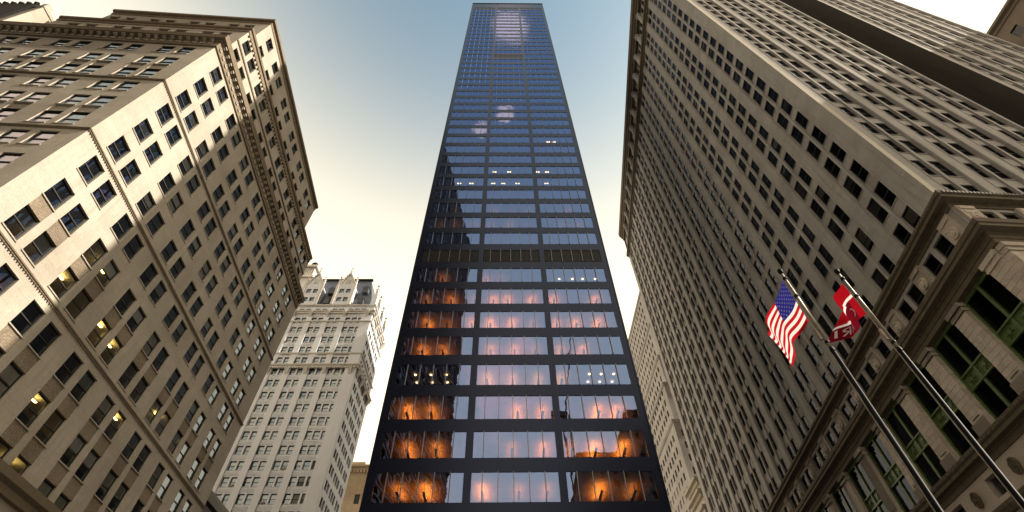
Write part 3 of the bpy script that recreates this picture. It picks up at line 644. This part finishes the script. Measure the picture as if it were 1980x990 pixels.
            for e in (-1, 1):
                mc = c+e*(g1-c)/2; p = face.p
                for j in range(4):
                    a = math.pi*j/4; du, dz = .42*math.cos(a), .46*math.sin(a); nu, nz = -.035*math.sin(a), .035*math.cos(a)
                    sp.hexa([p(mc-du-nu, d0+.04, 26.02-dz-nz), p(mc+du-nu, d0+.04, 26.02+dz-nz), p(mc+du-nu, d0+.12, 26.02+dz-nz), p(mc-du-nu, d0+.12, 26.02-dz-nz), p(mc-du+nu, d0+.04, 26.02-dz+nz), p(mc+du+nu, d0+.04, 26.02+dz+nz), p(mc+du+nu, d0+.12, 26.02+dz+nz), p(mc-du+nu, d0+.12, 26.02-dz+nz)])
                sp.rings([[p(mc+r*math.cos(2*math.pi*j/10), d, 26.02+r*math.sin(2*math.pi*j/10)) for j in range(10)] for r, d in ((.17, d0+.12), (.17, d0+.0), (.08, d0-.02))])
            put('ornament_panel', sp, GREEN, fr)
            for a, b in ((g0+.22, c-.14), (c+.14, g1-.22)):
                for z0, z1 in ((22.5, 25.35), (26.69, 29.9)):
                    q = MB(); q.quad(face.p(a, d0+.14, z0), face.p(b, d0+.14, z0), face.p(b, d0+.14, z1), face.p(a, d0+.14, z1)); put('pane', q, GLASS_K, fr)
    # base below the ledge: frieze with rosettes and small windows, then plain storeys
    for face, cs, u0, u1 in ((fn, cn, -LN, 0), (fw, wb, 0, 22), (fw, wb2, 32.2, 54)):
        half = 2.83 if u0 < 0 else 2.65
        ops = [(c-.85, c+.85, 18.85, 20.3) for c in cs]+[(c-1.8, c+1.8, 2.0, 16.0) for c in cs]
        q = MB(); face.wall(q, u0, u1, 0, 21.3, ops, .6); put('base_wall', q, GREY_BLOCK, root)
        pn = MB()
        for c in cs: pn.quad(face.p(c-.85, .5, 18.85), face.p(c+.85, .5, 18.85), face.p(c+.85, .5, 20.3), face.p(c-.85, .5, 20.3)); pn.quad(face.p(c-1.8, .5, 2), face.p(c+1.8, .5, 2), face.p(c+1.8, .5, 16), face.p(c-1.8, .5, 16))
        put('base_pane', pn, GLASS, root)
        for c in sorted({round(c-half, 3) for c in cs} | {round(c+half, 3) for c in cs}):
            if not (min(u0, u1)+.8 < c < max(u0, u1)-.6): continue
            m = MB(); n = 16
            m.rings([[face.p(c+r*.8*math.cos(2*math.pi*j/n), d-(.05 if j % 2 else 0), 19.65+r*math.sin(2*math.pi*j/n)) for j in range(n)] for r, d in ((.62, .0), (.64, -.12), (.5, -.17), (.44, -.08), (.34, -.14), (.2, -.10), (.14, -.22), (.02, -.25))]); put('rosette', m, GREY_TRIM, root)
grey_block()

# ------------------------------------------------------------------ white gothic tower in the middle distance
def gothic_tower():
    root = thing('gothic_tower', 'white terracotta gothic tower with gabled dormers and slate mansard roof behind the tan block', 'building', (-51, 112, 0))
    Y = 100.; XR, XL = -37.5, -66.0; fw = Face((0, Y), (1, 0)); fs = Face((XR, Y), (0, 1)); DP = 15.
    zs = [47.6+3.49*k for k in range(-9, 16)]          # window centres
    zs = [z for z in zs if z > 18]
    groups = [(-62.0, 2), (-57.0, 2), (-52.45, 2), (-47.65, 2), (-42.26, 3)]; W, H = 1.42, 2.05
    us = []
    for c, n in groups: us += [c+(i-(n-1)/2)*1.80 for i in range(n)]
    ops = [(u-W/2, u+W/2, z-H/2, z+H/2) for u in us for z in zs]
    w = MB(); fw.wall(w, XL, XR, 0, 102.2, ops, .38); put('wall', w, TERRA, root)
    su = [1.7, 3.3, 5.6, 7.2, 8.8, 11.2, 12.8]; ops2 = [(u-.62, u+.62, z-H/2, z+H/2) for u in su for z in zs]
    w = MB(); fs.wall(w, 0, DP, 0, 102.2, ops2, .38); w.quad((XL, Y, 0), (XL, Y+DP, 0), (XL, Y+DP, 102.2), (XL, Y, 102.2)); w.quad((XL, Y+DP, 0), (XR, Y+DP, 0), (XR, Y+DP, 102.2), (XL, Y+DP, 102.2)); put('wall', w, TERRA, root)
    for f, u0, u1 in ((fw, XL+.1, XR-.1), (fs, .1, DP)):
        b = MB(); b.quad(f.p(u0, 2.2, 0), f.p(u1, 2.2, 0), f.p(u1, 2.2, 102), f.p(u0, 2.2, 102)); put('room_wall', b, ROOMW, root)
    n = 0
    for u in us:
        for z in zs:
            r = random.random(); up = z > 60
            bl, fr = (BLIND_W, random.choice((.8, 1., 1.))) if (up and r < .78) else (BLIND_C, random.choice((.5, .6, .8))) if r < .45 else (BLIND_W, .5) if r < .6 else (None, 1)
            window(root, fw, u, z-H/2, W, H, .3, FRAME, .38, TERRA_TRIM, bl, fr)
    fb, pb, bb = MB(), MB(), MB()
    for u in su:
        for z in zs: window_stuff(fb, pb, bb, fs, u, z-H/2, 1.24, H, .3, random.random() < .4, .6)
    put('window_frames', fb, FRAME, root, kind='stuff'); put('far_pane', pb, GLASS, root, kind='stuff'); put('far_blind', bb, BLIND_C, root, kind='stuff')
    # piers between the window groups, fluted spandrels, air conditioners
    edges = [XL+.7, -59.5, -54.73, -50.05, -45.35, -38.95]
    for e in edges:
        p = MB(); wd = .75 if e < -39.5 else 1.42; fw.box(p, e-wd, e+wd, -.22, -.002, 0, 98); put('pier', p, TERRA, root)
    sp = MB()
    for c, n in groups:
        for z in zs:
            x = c-n*.9
            while x < c+n*.9: fw.box(sp, x, x+.10, -.07, -.002, z+H/2+.25, z+H/2+1.0); x += .22
    put('fluted_spandrel', sp, TERRA, root, kind='stuff')
    ac = MB(); ac.box(-.32, .32, -.42, .1, 0, .42); ac.box(-.27, .27, -.44, -.42, .05, .37); ac = ac.mesh('air_conditioner'); ac.materials.append(FRAME_W)
    for u, k in ((us[1], 6), (us[3], 9), (us[5], 4), (us[8], 3), (us[10], 2), (us[6], 8), (us[3], 5), (us[9], 6), (us[7], 10)):
        put('air_conditioner', ac, None, root, fw.p(u, .2, zs[k]-H/2+.06))
    path = [(XL, Y), (XR, Y), (XR, Y+DP)]
    for z, pr, nm in ((79.6, [(-.02, .3), (.15, .35), (.22, .9), (.5, 1.0), (.58, 1.35), (.3, 1.5), (-.02, 1.55)], 'balcony_cornice'), (84.3, [(-.02, 0), (.2, .05), (.3, .4), (-.02, .5)], 'belt_course'), (95.6, [(-.02, 0), (.25, .05), (.3, .35), (-.02, .4)], 'belt_course'), (98.7, [(-.02, .1), (.15, .15), (.2, .6), (.5, .75), (.58, 1.1), (-.02, 1.2)], 'balcony_cornice'), (101.9, [(-.02, 0), (.2, .05), (.3, .4), (-.3, .5)], 'belt_course')):
        m = MB(); sweep(m, path, [(o+.2, z+h) for o, h in pr]); put(nm, m, TERRA_TRIM, root)
    dn = MB(); x = XL
    while x < XR: dn.box(x, x+.24, Y-.6, Y-.25, 79.75, 80.3); x += .62
    y = Y
    while y < Y+DP: dn.box(XR+.25, XR+.6, y, y+.24, 79.75, 80.3); y += .62
    put('dentil', dn, TERRA_TRIM, root, kind='stuff')
    # carved consoles and balustrades on the corner
    for z in (78.0, 97.6):
        for e in edges[1:]:
            c = MB(); c.hexa([(e-.4, Y-.25, z), (e+.4, Y-.25, z), (e+.4, Y-.2, z), (e-.4, Y-.2, z), (e-.5, Y-1.1, z+1.9), (e+.5, Y-1.1, z+1.9), (e+.5, Y-.2, z+1.9), (e-.5, Y-.2, z+1.9)]); put('console', c, TERRA_TRIM, root)
        for yy in (1., 5., 9., 13.5):
            c = MB(); c.hexa([(XR+.2, Y+yy-.4, z), (XR+.25, Y+yy-.4, z), (XR+.25, Y+yy+.4, z), (XR+.2, Y+yy+.4, z), (XR+.2, Y+yy-.5, z+1.9), (XR+1.3, Y+yy-.5, z+1.9), (XR+1.3, Y+yy+.5, z+1.9), (XR+.2, Y+yy+.5, z+1.9)]); put('console', c, TERRA_TRIM, root)
    # mansard roof
    rf = MB(); z0, z1 = 101.9, 117.4; a = [(XL+.5, Y+1.2), (XR-1.2, Y+1.2), (XR-1.2, Y+DP-1), (XL+.5, Y+DP-1)]; b = [(XL+4, Y+4.2), (XR-4.9, Y+4.2), (XR-4.9, Y+DP-4), (XL+4, Y+DP-4)]
    rf.rings([[(*q, z0) for q in a], [(*q, z1) for q in b]]); ro = put('mansard_roof', rf, SLATE, root)
    ri = MB(); ri.box(XL+3.6, XR-4.5, Y+3.8, Y+4.6, z1-.1, z1+.55); put('ridge_cresting', ri, DARKROOF, ro)
    # gabled dormers in two storeys with pinnacles
    def pinnacle(par, x, y, z, s=1.):
        p = MB(); p.box(x-.38*s, x+.38*s, y-.38*s, y+.38*s, z, z+2.0*s); p.lathe(x, y, [(.42*s, z+2.0*s), (.1*s, z+4.0*s), (.34*s, z+4.1*s), (.42*s, z+4.4*s), (.1*s, z+4.8*s)], 6)
        for k in range(4): a_ = math.pi/2*k+.4; p.box(x+.4*s*math.cos(a_)-.13*s, x+.4*s*math.cos(a_)+.13*s, y+.4*s*math.sin(a_)-.13*s, y+.4*s*math.sin(a_)+.13*s, z+2.6*s, z+2.95*s)
        put('pinnacle', p, TERRA_TRIM, par)
    def dormer(c, hw):
        f = Face((0, Y-.25), (1, 0)); d = MB(); ops = [(c+e-.66, c+e+.66, z-.85, z+.85) for e in (-.95, .95) for z in (104.6, 108.1)]
        f.wall(d, c-hw, c+hw, 102.3, 110.6, ops, .35); zt = 115.8
        d.poly([f.p(c-hw, 0, 110.6), f.p(c+hw, 0, 110.6), f.p(c, 0, zt)])
        for s in (-1, 1): d.quad(f.p(c+s*hw, 0, 102.3), f.p(c+s*hw, 7.0, 102.3), f.p(c+s*hw, 7.0, 110.6), f.p(c+s*hw, 0, 110.6)); d.quad(f.p(c+s*hw, 0, 110.6), f.p(c, 0, zt), f.p(c, 8, zt), f.p(c+s*hw, 8, 110.6))
        o = put('dormer', d, TERRA, root)
        tr = MB()
        for s in (-1, 1):
            n = 7
            for k in range(n):
                t = k/n; x = c+s*hw*(1-t); z = 110.6+(zt-110.6)*t; tr.box(x-.22, x+.22, Y-.62, Y-.2, z-.1, z+.5)
            tr.hexa([(c+s*(hw+.2), Y-.5, 110.4), (c+s*(hw-.25), Y-.5, 110.4), (c+s*(hw-.25), Y-.26, 110.4), (c+s*(hw+.2), Y-.26, 110.4), (c+s*.25, Y-.5, zt+.2), (c-s*.2, Y-.5, zt+.2), (c-s*.2, Y-.26, zt+.2), (c+s*.25, Y-.26, zt+.2)])
            tr.box(c+s*hw-.35, c+s*hw+.35, Y-.6, Y+.1, 102.3, 110.8)
        tr.box(c-.62, c-.08, Y-.42, Y-.255, 111.4, 113.1); tr.box(c+.08, c+.62, Y-.42, Y-.255, 111.4, 113.1)
        put('gable_tracery', tr, TERRA_TRIM, o)
        for e in (-.95, .95):
            for z in (104.6, 108.1):
                fm, pm, sm = window_mesh(1.32, 1.7); wo = put('window', mat_copy(fm, FRAME), None, o, f.p(c+e, .28, z-.85)); put('pane', mat_copy(pm, GLASS), None, wo)
        pinnacle(o, c-hw, Y-.25, 110.8, .75); pinnacle(o, c+hw, Y-.25, 110.8, .75); pinnacle(o, c, Y-.25, zt-.6, .7)
    dormer(-57.3, 2.6); dormer(-47.6, 2.5)
    # side dormers and oculus dormers in the slate
    for x, y, z in ((-52.6, Y+1.9, 105), (-42.6, Y+1.9, 105), (-52.6, Y+2.6, 110), (-42.4, Y+2.6, 110.5)):
        d = MB(); d.box(x-.85, x+.85, y-1.0, y+2, z-1, z+1.0); d.poly([(x-1.0, y-1.05, z+1.0), (x+1.0, y-1.05, z+1.0), (x, y-1.05, z+1.9)]); d.quad((x-1., y-1.05, z+1), (x, y-1.05, z+1.9), (x, y+3, z+1.9), (x-1, y+3, z+1)); d.quad((x+1., y-1.05, z+1), (x, y-1.05, z+1.9), (x, y+3, z+1.9), (x+1, y+3, z+1)); o = put('roof_dormer', d, SLATE, root)
        q = MB(); q.quad((x-.6, y-1.03, z-.8), (x+.6, y-1.03, z-.8), (x+.6, y-1.03, z+.7), (x-.6, y-1.03, z+.7)); put('pane', q, GLASS_D, o)
    for x, y in ((XR-.4, Y+.3), (XR-.4, Y+4.8), (XR-.4, Y+9.6), (XR-.4, Y+14.2)):
        p = MB(); p.box(x-1.0, x+.5, y-.8, y+.8, 101.9, 106.3); put('corner_turret', p, TERRA, root); pinnacle(root, x-.2, y, 106.3, 1.)
    # chimney turret on the left
    ch = MB(); ch.box(-64.6, -60.6, Y+2, Y+6, 101, 116.5); ch.box(-65.1, -60.1, Y+1.5, Y+6.5, 116.5, 117.3); ch.box(-64.5, -60.7, Y+2.1, Y+5.9, 117.3, 121.3); ch.box(-65.2, -60.0, Y+1.4, Y+6.6, 121.3, 122.2)
    for i in range(6): ch.box(-64.4+i*.68, -64.1+i*.68, Y+1.9, Y+2.1, 117.4, 121.2)
    o = put('chimney', ch, TERRA_TRIM, root)
    ck = MB(); ck.lathe(-62.1, Y+3.5, [(.8, 122.2), (.7, 123.2), (1.15, 123.4), (1.2, 124.2), (.7, 125.0), (.2, 125.3)], 10); put('chimney_cowl', ck, DARKROOF, o)
gothic_tower()

# ------------------------------------------------------------------ smaller neighbours
def block_building(name, label, cat, O, t, L, dep, H, mat, cw, ch, pw, ph, trim, cornice=.6, glassm=GLASS_D, z0=4.0, parts=0, sides=True):
    root = thing(name, label, cat, (*O, 0)); f = Face(O, t); nz = int((H-z0-1.2)/ph); nu = int((L-1.0)/pw); off = (L-nu*pw)/2
    fl = Face(f.p(L, 0, 0)[:2], f.i); fr = Face(f.p(0, dep, 0)[:2], -f.i); nd = int((dep-1)/pw); offd = (dep-nd*pw)/2
    n = 0
    for fc_, nn, of_, ln in ((f, nu, off, L), (fl, nd, offd, dep), (fr, nd, offd, dep)):
        ops = [(of_+i*pw+(pw-cw)/2, of_+i*pw+(pw+cw)/2, z0+k*ph+.9, z0+k*ph+.9+ch) for i in range(nn) for k in range(nz)]
        w = MB(); fc_.wall(w, 0, ln, 0, H, ops, .3); put('wall', w, mat, root); g_ = MB()
        for a, b, c, e in ops:
            if n < parts and c > 25: q = MB(); q.quad(fc_.p(a, .25, c), fc_.p(b, .25, c), fc_.p(b, .25, e), fc_.p(a, .25, e)); put('window', q, glassm, root); n += 1
            else: g_.quad(fc_.p(a, .25, c), fc_.p(b, .25, c), fc_.p(b, .25, e), fc_.p(a, .25, e))
        if g_.v: put('far_pane', g_, glassm, root, kind='stuff')
        b = MB(); b.quad(fc_.p(.6, 1.2, 0), fc_.p(ln-.6, 1.2, 0), fc_.p(ln-.6, 1.2, H), fc_.p(.6, 1.2, H)); put('room_wall', b, ROOMW, root)
    cap = MB(); c = [f.p(0, 0, 0), f.p(L, 0, 0), f.p(L, dep, 0), f.p(0, dep, 0)]; cap.poly([(*q[:2], H-.02) for q in c]); cap.quad(f.p(0, dep, 0), f.p(L, dep, 0), f.p(L, dep, H), f.p(0, dep, H)); put('roof', cap, DARKROOF, root)
    if cornice:
        m = MB(); sweep(m, [f.p(0, dep, 0)[:2], f.p(0, 0, 0)[:2], f.p(L, 0, 0)[:2], f.p(L, dep, 0)[:2]], [(-.02, H-1.3), (.2*cornice, H-1.25), (.3*cornice, H-.7), (cornice, H-.5), (cornice*1.1, H), (-.3, H+.15)]); put('cornice', m, trim, root)
    return root
# sandstone building seen between the gothic tower and the glass tower
r_ = block_building('sandstone_building', 'small tan sandstone building glimpsed between the white tower and the black tower', 'building', (-62, 135), (1, 0), 34, 22, 72.8, SAND, 1.4, 2.6, 4.6, 5.2, SAND, .7, parts=8)
m = MB(); x = -62
while x < -28: m.box(x, x+.45, 134.5, 134.99, 70.6, 71.5); x += .95
put('corbel', m, SAND, r_, kind='stuff'); m = MB(); m.box(-60, -40.9, 137, 150, 72.9, 75.0); put('roof_house', m, SAND, r_)
# stepped pale tower beyond the grey skyscraper
def stepped():
    root = thing('stepped_pale_tower', 'pale stone tower stepping out in setbacks beyond the far end of the limestone skyscraper', 'skyscraper', (75, 150, 0))
    for i, (x, y, z0, z1) in enumerate(((56.2, 140, 128, 150), (55.2, 138, 112, 130), (53.8, 136, 99, 113), (52.0, 134, 84, 100), (50.6, 132, 0, 85))):
        f = Face((x, y), (1, 0)); s = Face((x, y+40), (0, -1)); w = MB(); us = [1.6+2.9*k for k in range(14)]; zz = [z0+1.9+3.9*k for k in range(int((z1-z0-2)/3.9)+1) if z0+1.9+3.9*k+2.2 < z1]
        o1 = [(u, u+1.4, z, z+2.1) for u in us for z in zz]; o2 = [(u-.8, u+.6, z, z+2.1) for u in us if u < 38 for z in zz]
        f.wall(w, 0, 44, z0, z1, o1, .3); s.wall(w, 0, 40, z0, z1, o2, .3); w.poly([(x, y, z1-.01), (x+44, y, z1-.01), (x+44, y+40, z1-.01), (x, y+40, z1-.01)]); put('tier_wall', w, GREY, root)
        g_ = MB()
        for a, b, c, e in o1: g_.quad(f.p(a, .25, c), f.p(b, .25, c), f.p(b, .25, e), f.p(a, .25, e))
        for a, b, c, e in o2: g_.quad(s.p(a, .25, c), s.p(b, .25, c), s.p(b, .25, e), s.p(a, .25, e))
        put('tier_pane', g_, GLASS_D, root, kind='stuff')
        m = MB(); sweep(m, [(x, y+40), (x, y), (x+44, y)], [(-.02, z1-.9), (.2, z1-.8), (.45, z1-.3), (.5, z1+.1), (-.4, z1+.3)]); put('setback_cornice', m, GREY, root)
stepped()
def portico():
    root = thing('stone_corner_pavilion', 'low pale stone pavilion with heavy cornices at the foot of the limestone skyscraper corner', 'building', (50, 124, 0))
    b = MB(); b.box(47.6, 60, 120.5, 130, 0, 55); b.box(48.4, 60, 121.2, 130, 55, 60.5); put('wall', b, PALE, root)
    for z in (53.4, 57.2, 60.2):
        m = MB(); sweep(m, [(48.2, 130), (48.2, 121), (60, 121)], [(-.1, z), (.4, z+.05), (.5, z+.6), (1.2, z+.8), (1.3, z+1.3), (-.1, z+1.4)]); put('cornice', m, PALE, root)
    for y in (121.6, 124.2, 126.8): c = MB(); c.lathe(47.9, y, [(.6, 42), (.6, 42.8), (.45, 43), (.4, 52), (.6, 52.6), (.6, 53.4)], 12); put('column', c, PALE, root)
portico()
# dark low building tucked behind the tan block
r_ = thing('dark_cornice_building', 'low dark bronze cornice and roof corner peeking out at the foot of the white tower', 'building', (-38, 68, 0))
b = MB(); b.box(-60, -38.4, 62.5, 74, 0, 29.6); b.box(-60, -38.9, 63.2, 73, 31.2, 32.8); put('wall', b, STEEL, r_)
m = MB(); sweep(m, [(-60, 62.5), (-38.4, 62.5), (-38.4, 74)], [(-.02, 29.2), (.3, 29.3), (.5, 30.2), (1.0, 30.4), (1.1, 31.2), (-.3, 31.3)]); put('cornice', m, STEEL, r_)
# brown stone building past the grey skyscraper, top right corner
block_building('brown_stone_tower', 'brown stone tower with dark windows in the top right corner under the cloud', 'building', (101.0, 17.5), bw, 46, 60, 108, BROWN, 1.7, 2.6, 4.4, 4.4, BROWN, 1.1, parts=40)
# behind the camera, seen mirrored in the glass tower
r_ = thing('black_steel_tower', 'black steel framed office tower mirrored in the left bays of the glass tower', 'skyscraper', (-50, -45, 0))
def steel_tower():
    sw = np.array([-20.8, -86.7]); t = np.array([-29.4+20.8, -27.9+86.7]); t = t/np.hypot(*t); f = Face(sw, t); L = 80; f2 = Face(f.p(L, 0, 0)[:2], f.i)
    for fc_, ln in ((f, L), (f2, 52)):
        w = MB(); ops = [(a, a+8.6, z, z+2.0) for a in [1.0+10.0*k for k in range(int(ln/10))] for z in [8+4.15*k for k in range(52)]]; fc_.wall(w, 0, ln, 0, 226, ops, .9); put('wall', w, STEEL, r_)
        g_ = MB(); 
        for a, b, c, e in ops: g_.quad(fc_.p(a, .85, c), fc_.p(b, .85, c), fc_.p(b, .85, e), fc_.p(a, .85, e))
        put('pane', g_, GLASS_D, r_, kind='stuff')
        b = MB()
        for k in range(52): fc_.box(b, 0, ln, -.35, -.003, 10.3+4.15*k, 10.6+4.15*k); fc_.box(b, 0, ln, -.35, -.003, 11.6+4.15*k, 11.9+4.15*k)
        put('spandrel_flange', b, STEEL, r_, kind='stuff')
        b = MB(); b.quad(fc_.p(.5, 1.5, 0), fc_.p(ln-.5, 1.5, 0), fc_.p(ln-.5, 1.5, 226), fc_.p(.5, 1.5, 226)); put('room_wall', b, ROOMW, r_)
    c = [f.p(0, 0, 0), f.p(L, 0, 0), f.p(L, 52, 0), f.p(0, 52, 0)]; cap = MB(); cap.poly([(*q[:2], 225.9) for q in c]); cap.quad(f.p(0, 0, 0), f.p(0, 52, 0), f.p(0, 52, 226), f.p(0, 0, 226)); cap.quad(f.p(0, 52, 0), f.p(L, 52, 0), f.p(L, 52, 226), f.p(0, 52, 226)); put('roof', cap, STEEL, r_)
steel_tower()
block_building('stepped_brown_block', 'dark stone block mirrored in the lowest right windows of the glass tower', 'building', (41, -64), (-1, 0), 17, 40, 84, BROWN, 1.4, 2.2, 3.6, 4.0, BROWN, .8)
block_building('tall_brown_block', 'taller dark stone block mirrored at the right edge of the glass tower', 'building', (90, -62), (-1, 0), 48, 45, 98, BROWN, 1.4, 2.2, 3.6, 4.0, BROWN, .8)
def crane():
    root = thing('tower_crane', 'lattice tower crane mirrored in the right bay of the glass tower', 'crane', (20.5, -60, 0))
    m = MB(); x, y, s = 20.5, -60., 1.0; H = 96
    for a in (-s, s):
        for b in (-s, s): m.box(x+a-.12, x+a+.12, y+b-.12, y+b+.12, 0, H)
    z = 0
    while z < H-2:
        for b in (-s, s):
            m.hexa([(x-s-.07, y+b-.07, z), (x-s+.07, y+b-.07, z), (x-s+.07, y+b+.07, z), (x-s-.07, y+b+.07, z), (x+s-.07, y+b-.07, z+2), (x+s+.07, y+b-.07, z+2), (x+s+.07, y+b+.07, z+2), (x+s-.07, y+b+.07, z+2)])
        z += 2
    put('mast', m, BROWN, root)
    j = MB(); j.hexa([(x-.3, y-.3, H), (x+.3, y-.3, H), (x+.3, y+.3, H), (x-.3, y+.3, H), (x+4.7, y-.2, H+34), (x+5.1, y-.2, H+34), (x+5.1, y+.2, H+34), (x+4.7, y+.2, H+34)]); j.box(x-5, x+.5, y-1, y+1, H-1.5, H+1); put('jib', j, BROWN, root)
crane()

# ------------------------------------------------------------------ flagpoles and flags
def pole(az, dist, top, label):
    x, y = dist*math.sin(R(az)), dist*math.cos(R(az)); root = thing('flagpole', label, 'flagpole', (x, y, 0), 'flagpoles')
    s = MB(); s.lathe(x, y, [(.24, 0), (.24, .25), (.11, .32), (.066, 1.), (.048, top*.77)], 16); put('shaft', s, POLE, root, smooth=True)
    u = MB(); u.lathe(x, y, [(.047, top*.77), (.039, top*.9), (.028, top-.1)], 16); put('upper_shaft', u, POLE_L, root, smooth=True)
    b = MB(); b.lathe(x, y, [(.03, top-.12), (.055, top-.08), (.07, top), (.055, top+.06), (.02, top+.10)], 12); put('finial', b, POLE, root, smooth=True)
    for z in (top-.35, top-1.05, top*.78, top*.76):
        c = MB(); c.lathe(x, y, [(.055, z), (.06, z+.03), (.055, z+.07)], 12); put('collar', c, POLE, root)
    c = MB(); c.box(x-.13, x-.065, y-.03, y+.03, top*.79, top*.79+.34); c.box(x-.105, x-.09, y-.008, y+.008, 1.2, top-.2); put('halyard', c, POLE_L, root)
    return x, y
TOPZ = 1.7+.8725*12
p1 = pole(40.75, 12.0, TOPZ, 'dark metal flagpole flying the striped flag, left of the two')
p2 = pole(46.15, 13.15, 1.7+.797*13.15, 'dark metal flagpole flying the red banner, right of the two')
def flag_surface(px, py, ztop, hoist, fly, az, droop, amp, phase, shrink, curl):
    d = azv(az); n = np.array([d[1], -d[0]])
    def f(a, b):                          # a 0..1 along fly, b 0..1 down the hoist
        L = a*fly; wv = amp*a**.6*math.sin(phase+a*7.0+b*1.6)+.4*amp*a*math.sin(phase*2+a*15-b*2.5)
        zz = ztop-b*hoist*(1-shrink*a)-droop*a**1.6-.06*a*math.sin(a*9+phase)
        q = np.array([px, py])+d*(L*(1-.12*a)+.1)+n*(wv+curl*a*a*(b-.3)); return (float(q[0]), float(q[1]), float(zz))
    return f
def stars_and_stripes():
    S = flag_surface(*p1, TOPZ-.22, 1.56, 2.35, 4.0, .22, .11, .4, .2, .2)
    m = MB(); NA, NB = 40, 26
    for i in range(NA):
        for j in range(NB):
            a, a2, b, b2 = i/NA, (i+1)/NA, j/NB, (j+1)/NB; st = j//2
            mi = 2 if (i < 16 and st < 7) else (0 if st % 2 == 0 else 1)
            m.quad(S(a, b), S(a2, b), S(a2, b2), S(a, b2), mi)
    root = put('striped_flag', m, [RED, WHITE, BLUE]); root['label'] = 'stars and stripes flag with blue canton and red white stripes on the left pole'; root['category'] = 'flag'; root['group'] = 'flags'
    st = MB()
    for r in range(9):
        for c in range(6 if r % 2 == 0 else 5):
            a0 = (.4/12)*(1+2*c+(r % 2)); b0 = (7/13/10)*(r+1)
            e = 1e-3; p = np.array(S(a0, b0)); ta = np.array(S(a0+e, b0))-p; tb = np.array(S(a0, b0+e))-p; ta /= np.linalg.norm(ta); tb /= np.linalg.norm(tb); n = np.cross(ta, tb); n /= np.linalg.norm(n)
            for sgn in (1, -1):
                st.poly([tuple(p+sgn*n*.006+(.046 if k % 2 == 0 else .019)*(ta*math.sin(k*math.pi/5)-tb*math.cos(k*math.pi/5))) for k in range(10)])
    put('stars', st, WHITE, root)
stars_and_stripes()
def red_banner():
    zt = 1.7+.797*13.15-.35
    S = flag_surface(*p2, zt, 1.22, 1.35, 4.0, .36, .20, 2.4, .25, -.45)
    m = MB(); NA, NB = 34, 24
    for i in range(NA):
        for j in range(NB):
            a, a2, b, b2 = i/NA, (i+1)/NA, j/NB, (j+1)/NB; am, bm = (a+a2)/2, (b+b2)/2
            edge = .40+.10*am
            mi = 0 if bm < edge-.04 else 1 if bm < edge+.05 else (0 if am < .16 else 2)
            m.quad(S(a, b), S(a2, b), S(a2, b2), S(a, b2), mi)
    root = put('red_banner_flag', m, [CRIMSON, WHITE, MAROON]); root['label'] = 'red flag with white band and white letters on the right pole'; root['category'] = 'flag'; root['group'] = 'flags'
    le = MB()
    def stroke(a0, b0, a1, b1, w=.016):
        for sgn in (1, -1):
            pts = []
            dx, dy = a1-a0, b1-b0; l = math.hypot(dx, dy); nx, ny = -dy/l*w, dx/l*w
            for (a, b) in ((a0-nx, b0-ny), (a1-nx, b1-ny), (a1+nx, b1+ny), (a0+nx, b0+ny)):
                p = np.array(S(a, b)); e = 1e-3; ta = np.array(S(a+e, b))-p; tb = np.array(S(a, b+e))-p; n = np.cross(ta, tb); n /= np.linalg.norm(n); pts.append(tuple(p+sgn*n*.007))
            le.quad(*pts)
    # R R I down the fly, a curved C near the hoist
    for a0 in (.58, .74):
        stroke(a0, .62, a0, .90); stroke(a0, .62, a0+.08, .66); stroke(a0+.08, .66, a0+.08, .74); stroke(a0+.08, .74, a0, .77); stroke(a0+.02, .77, a0+.09, .90)
    stroke(.90, .62, .90, .90)
    for k in range(6):
        t0, t1 = math.pi*(.4+.2*k), math.pi*(.6+.2*k); stroke(.22+.06*math.cos(t0), .76+.11*math.sin(t0), .22+.06*math.cos(t1), .76+.11*math.sin(t1), .013)
    put('letters', le, WHITE, root)
red_banner()
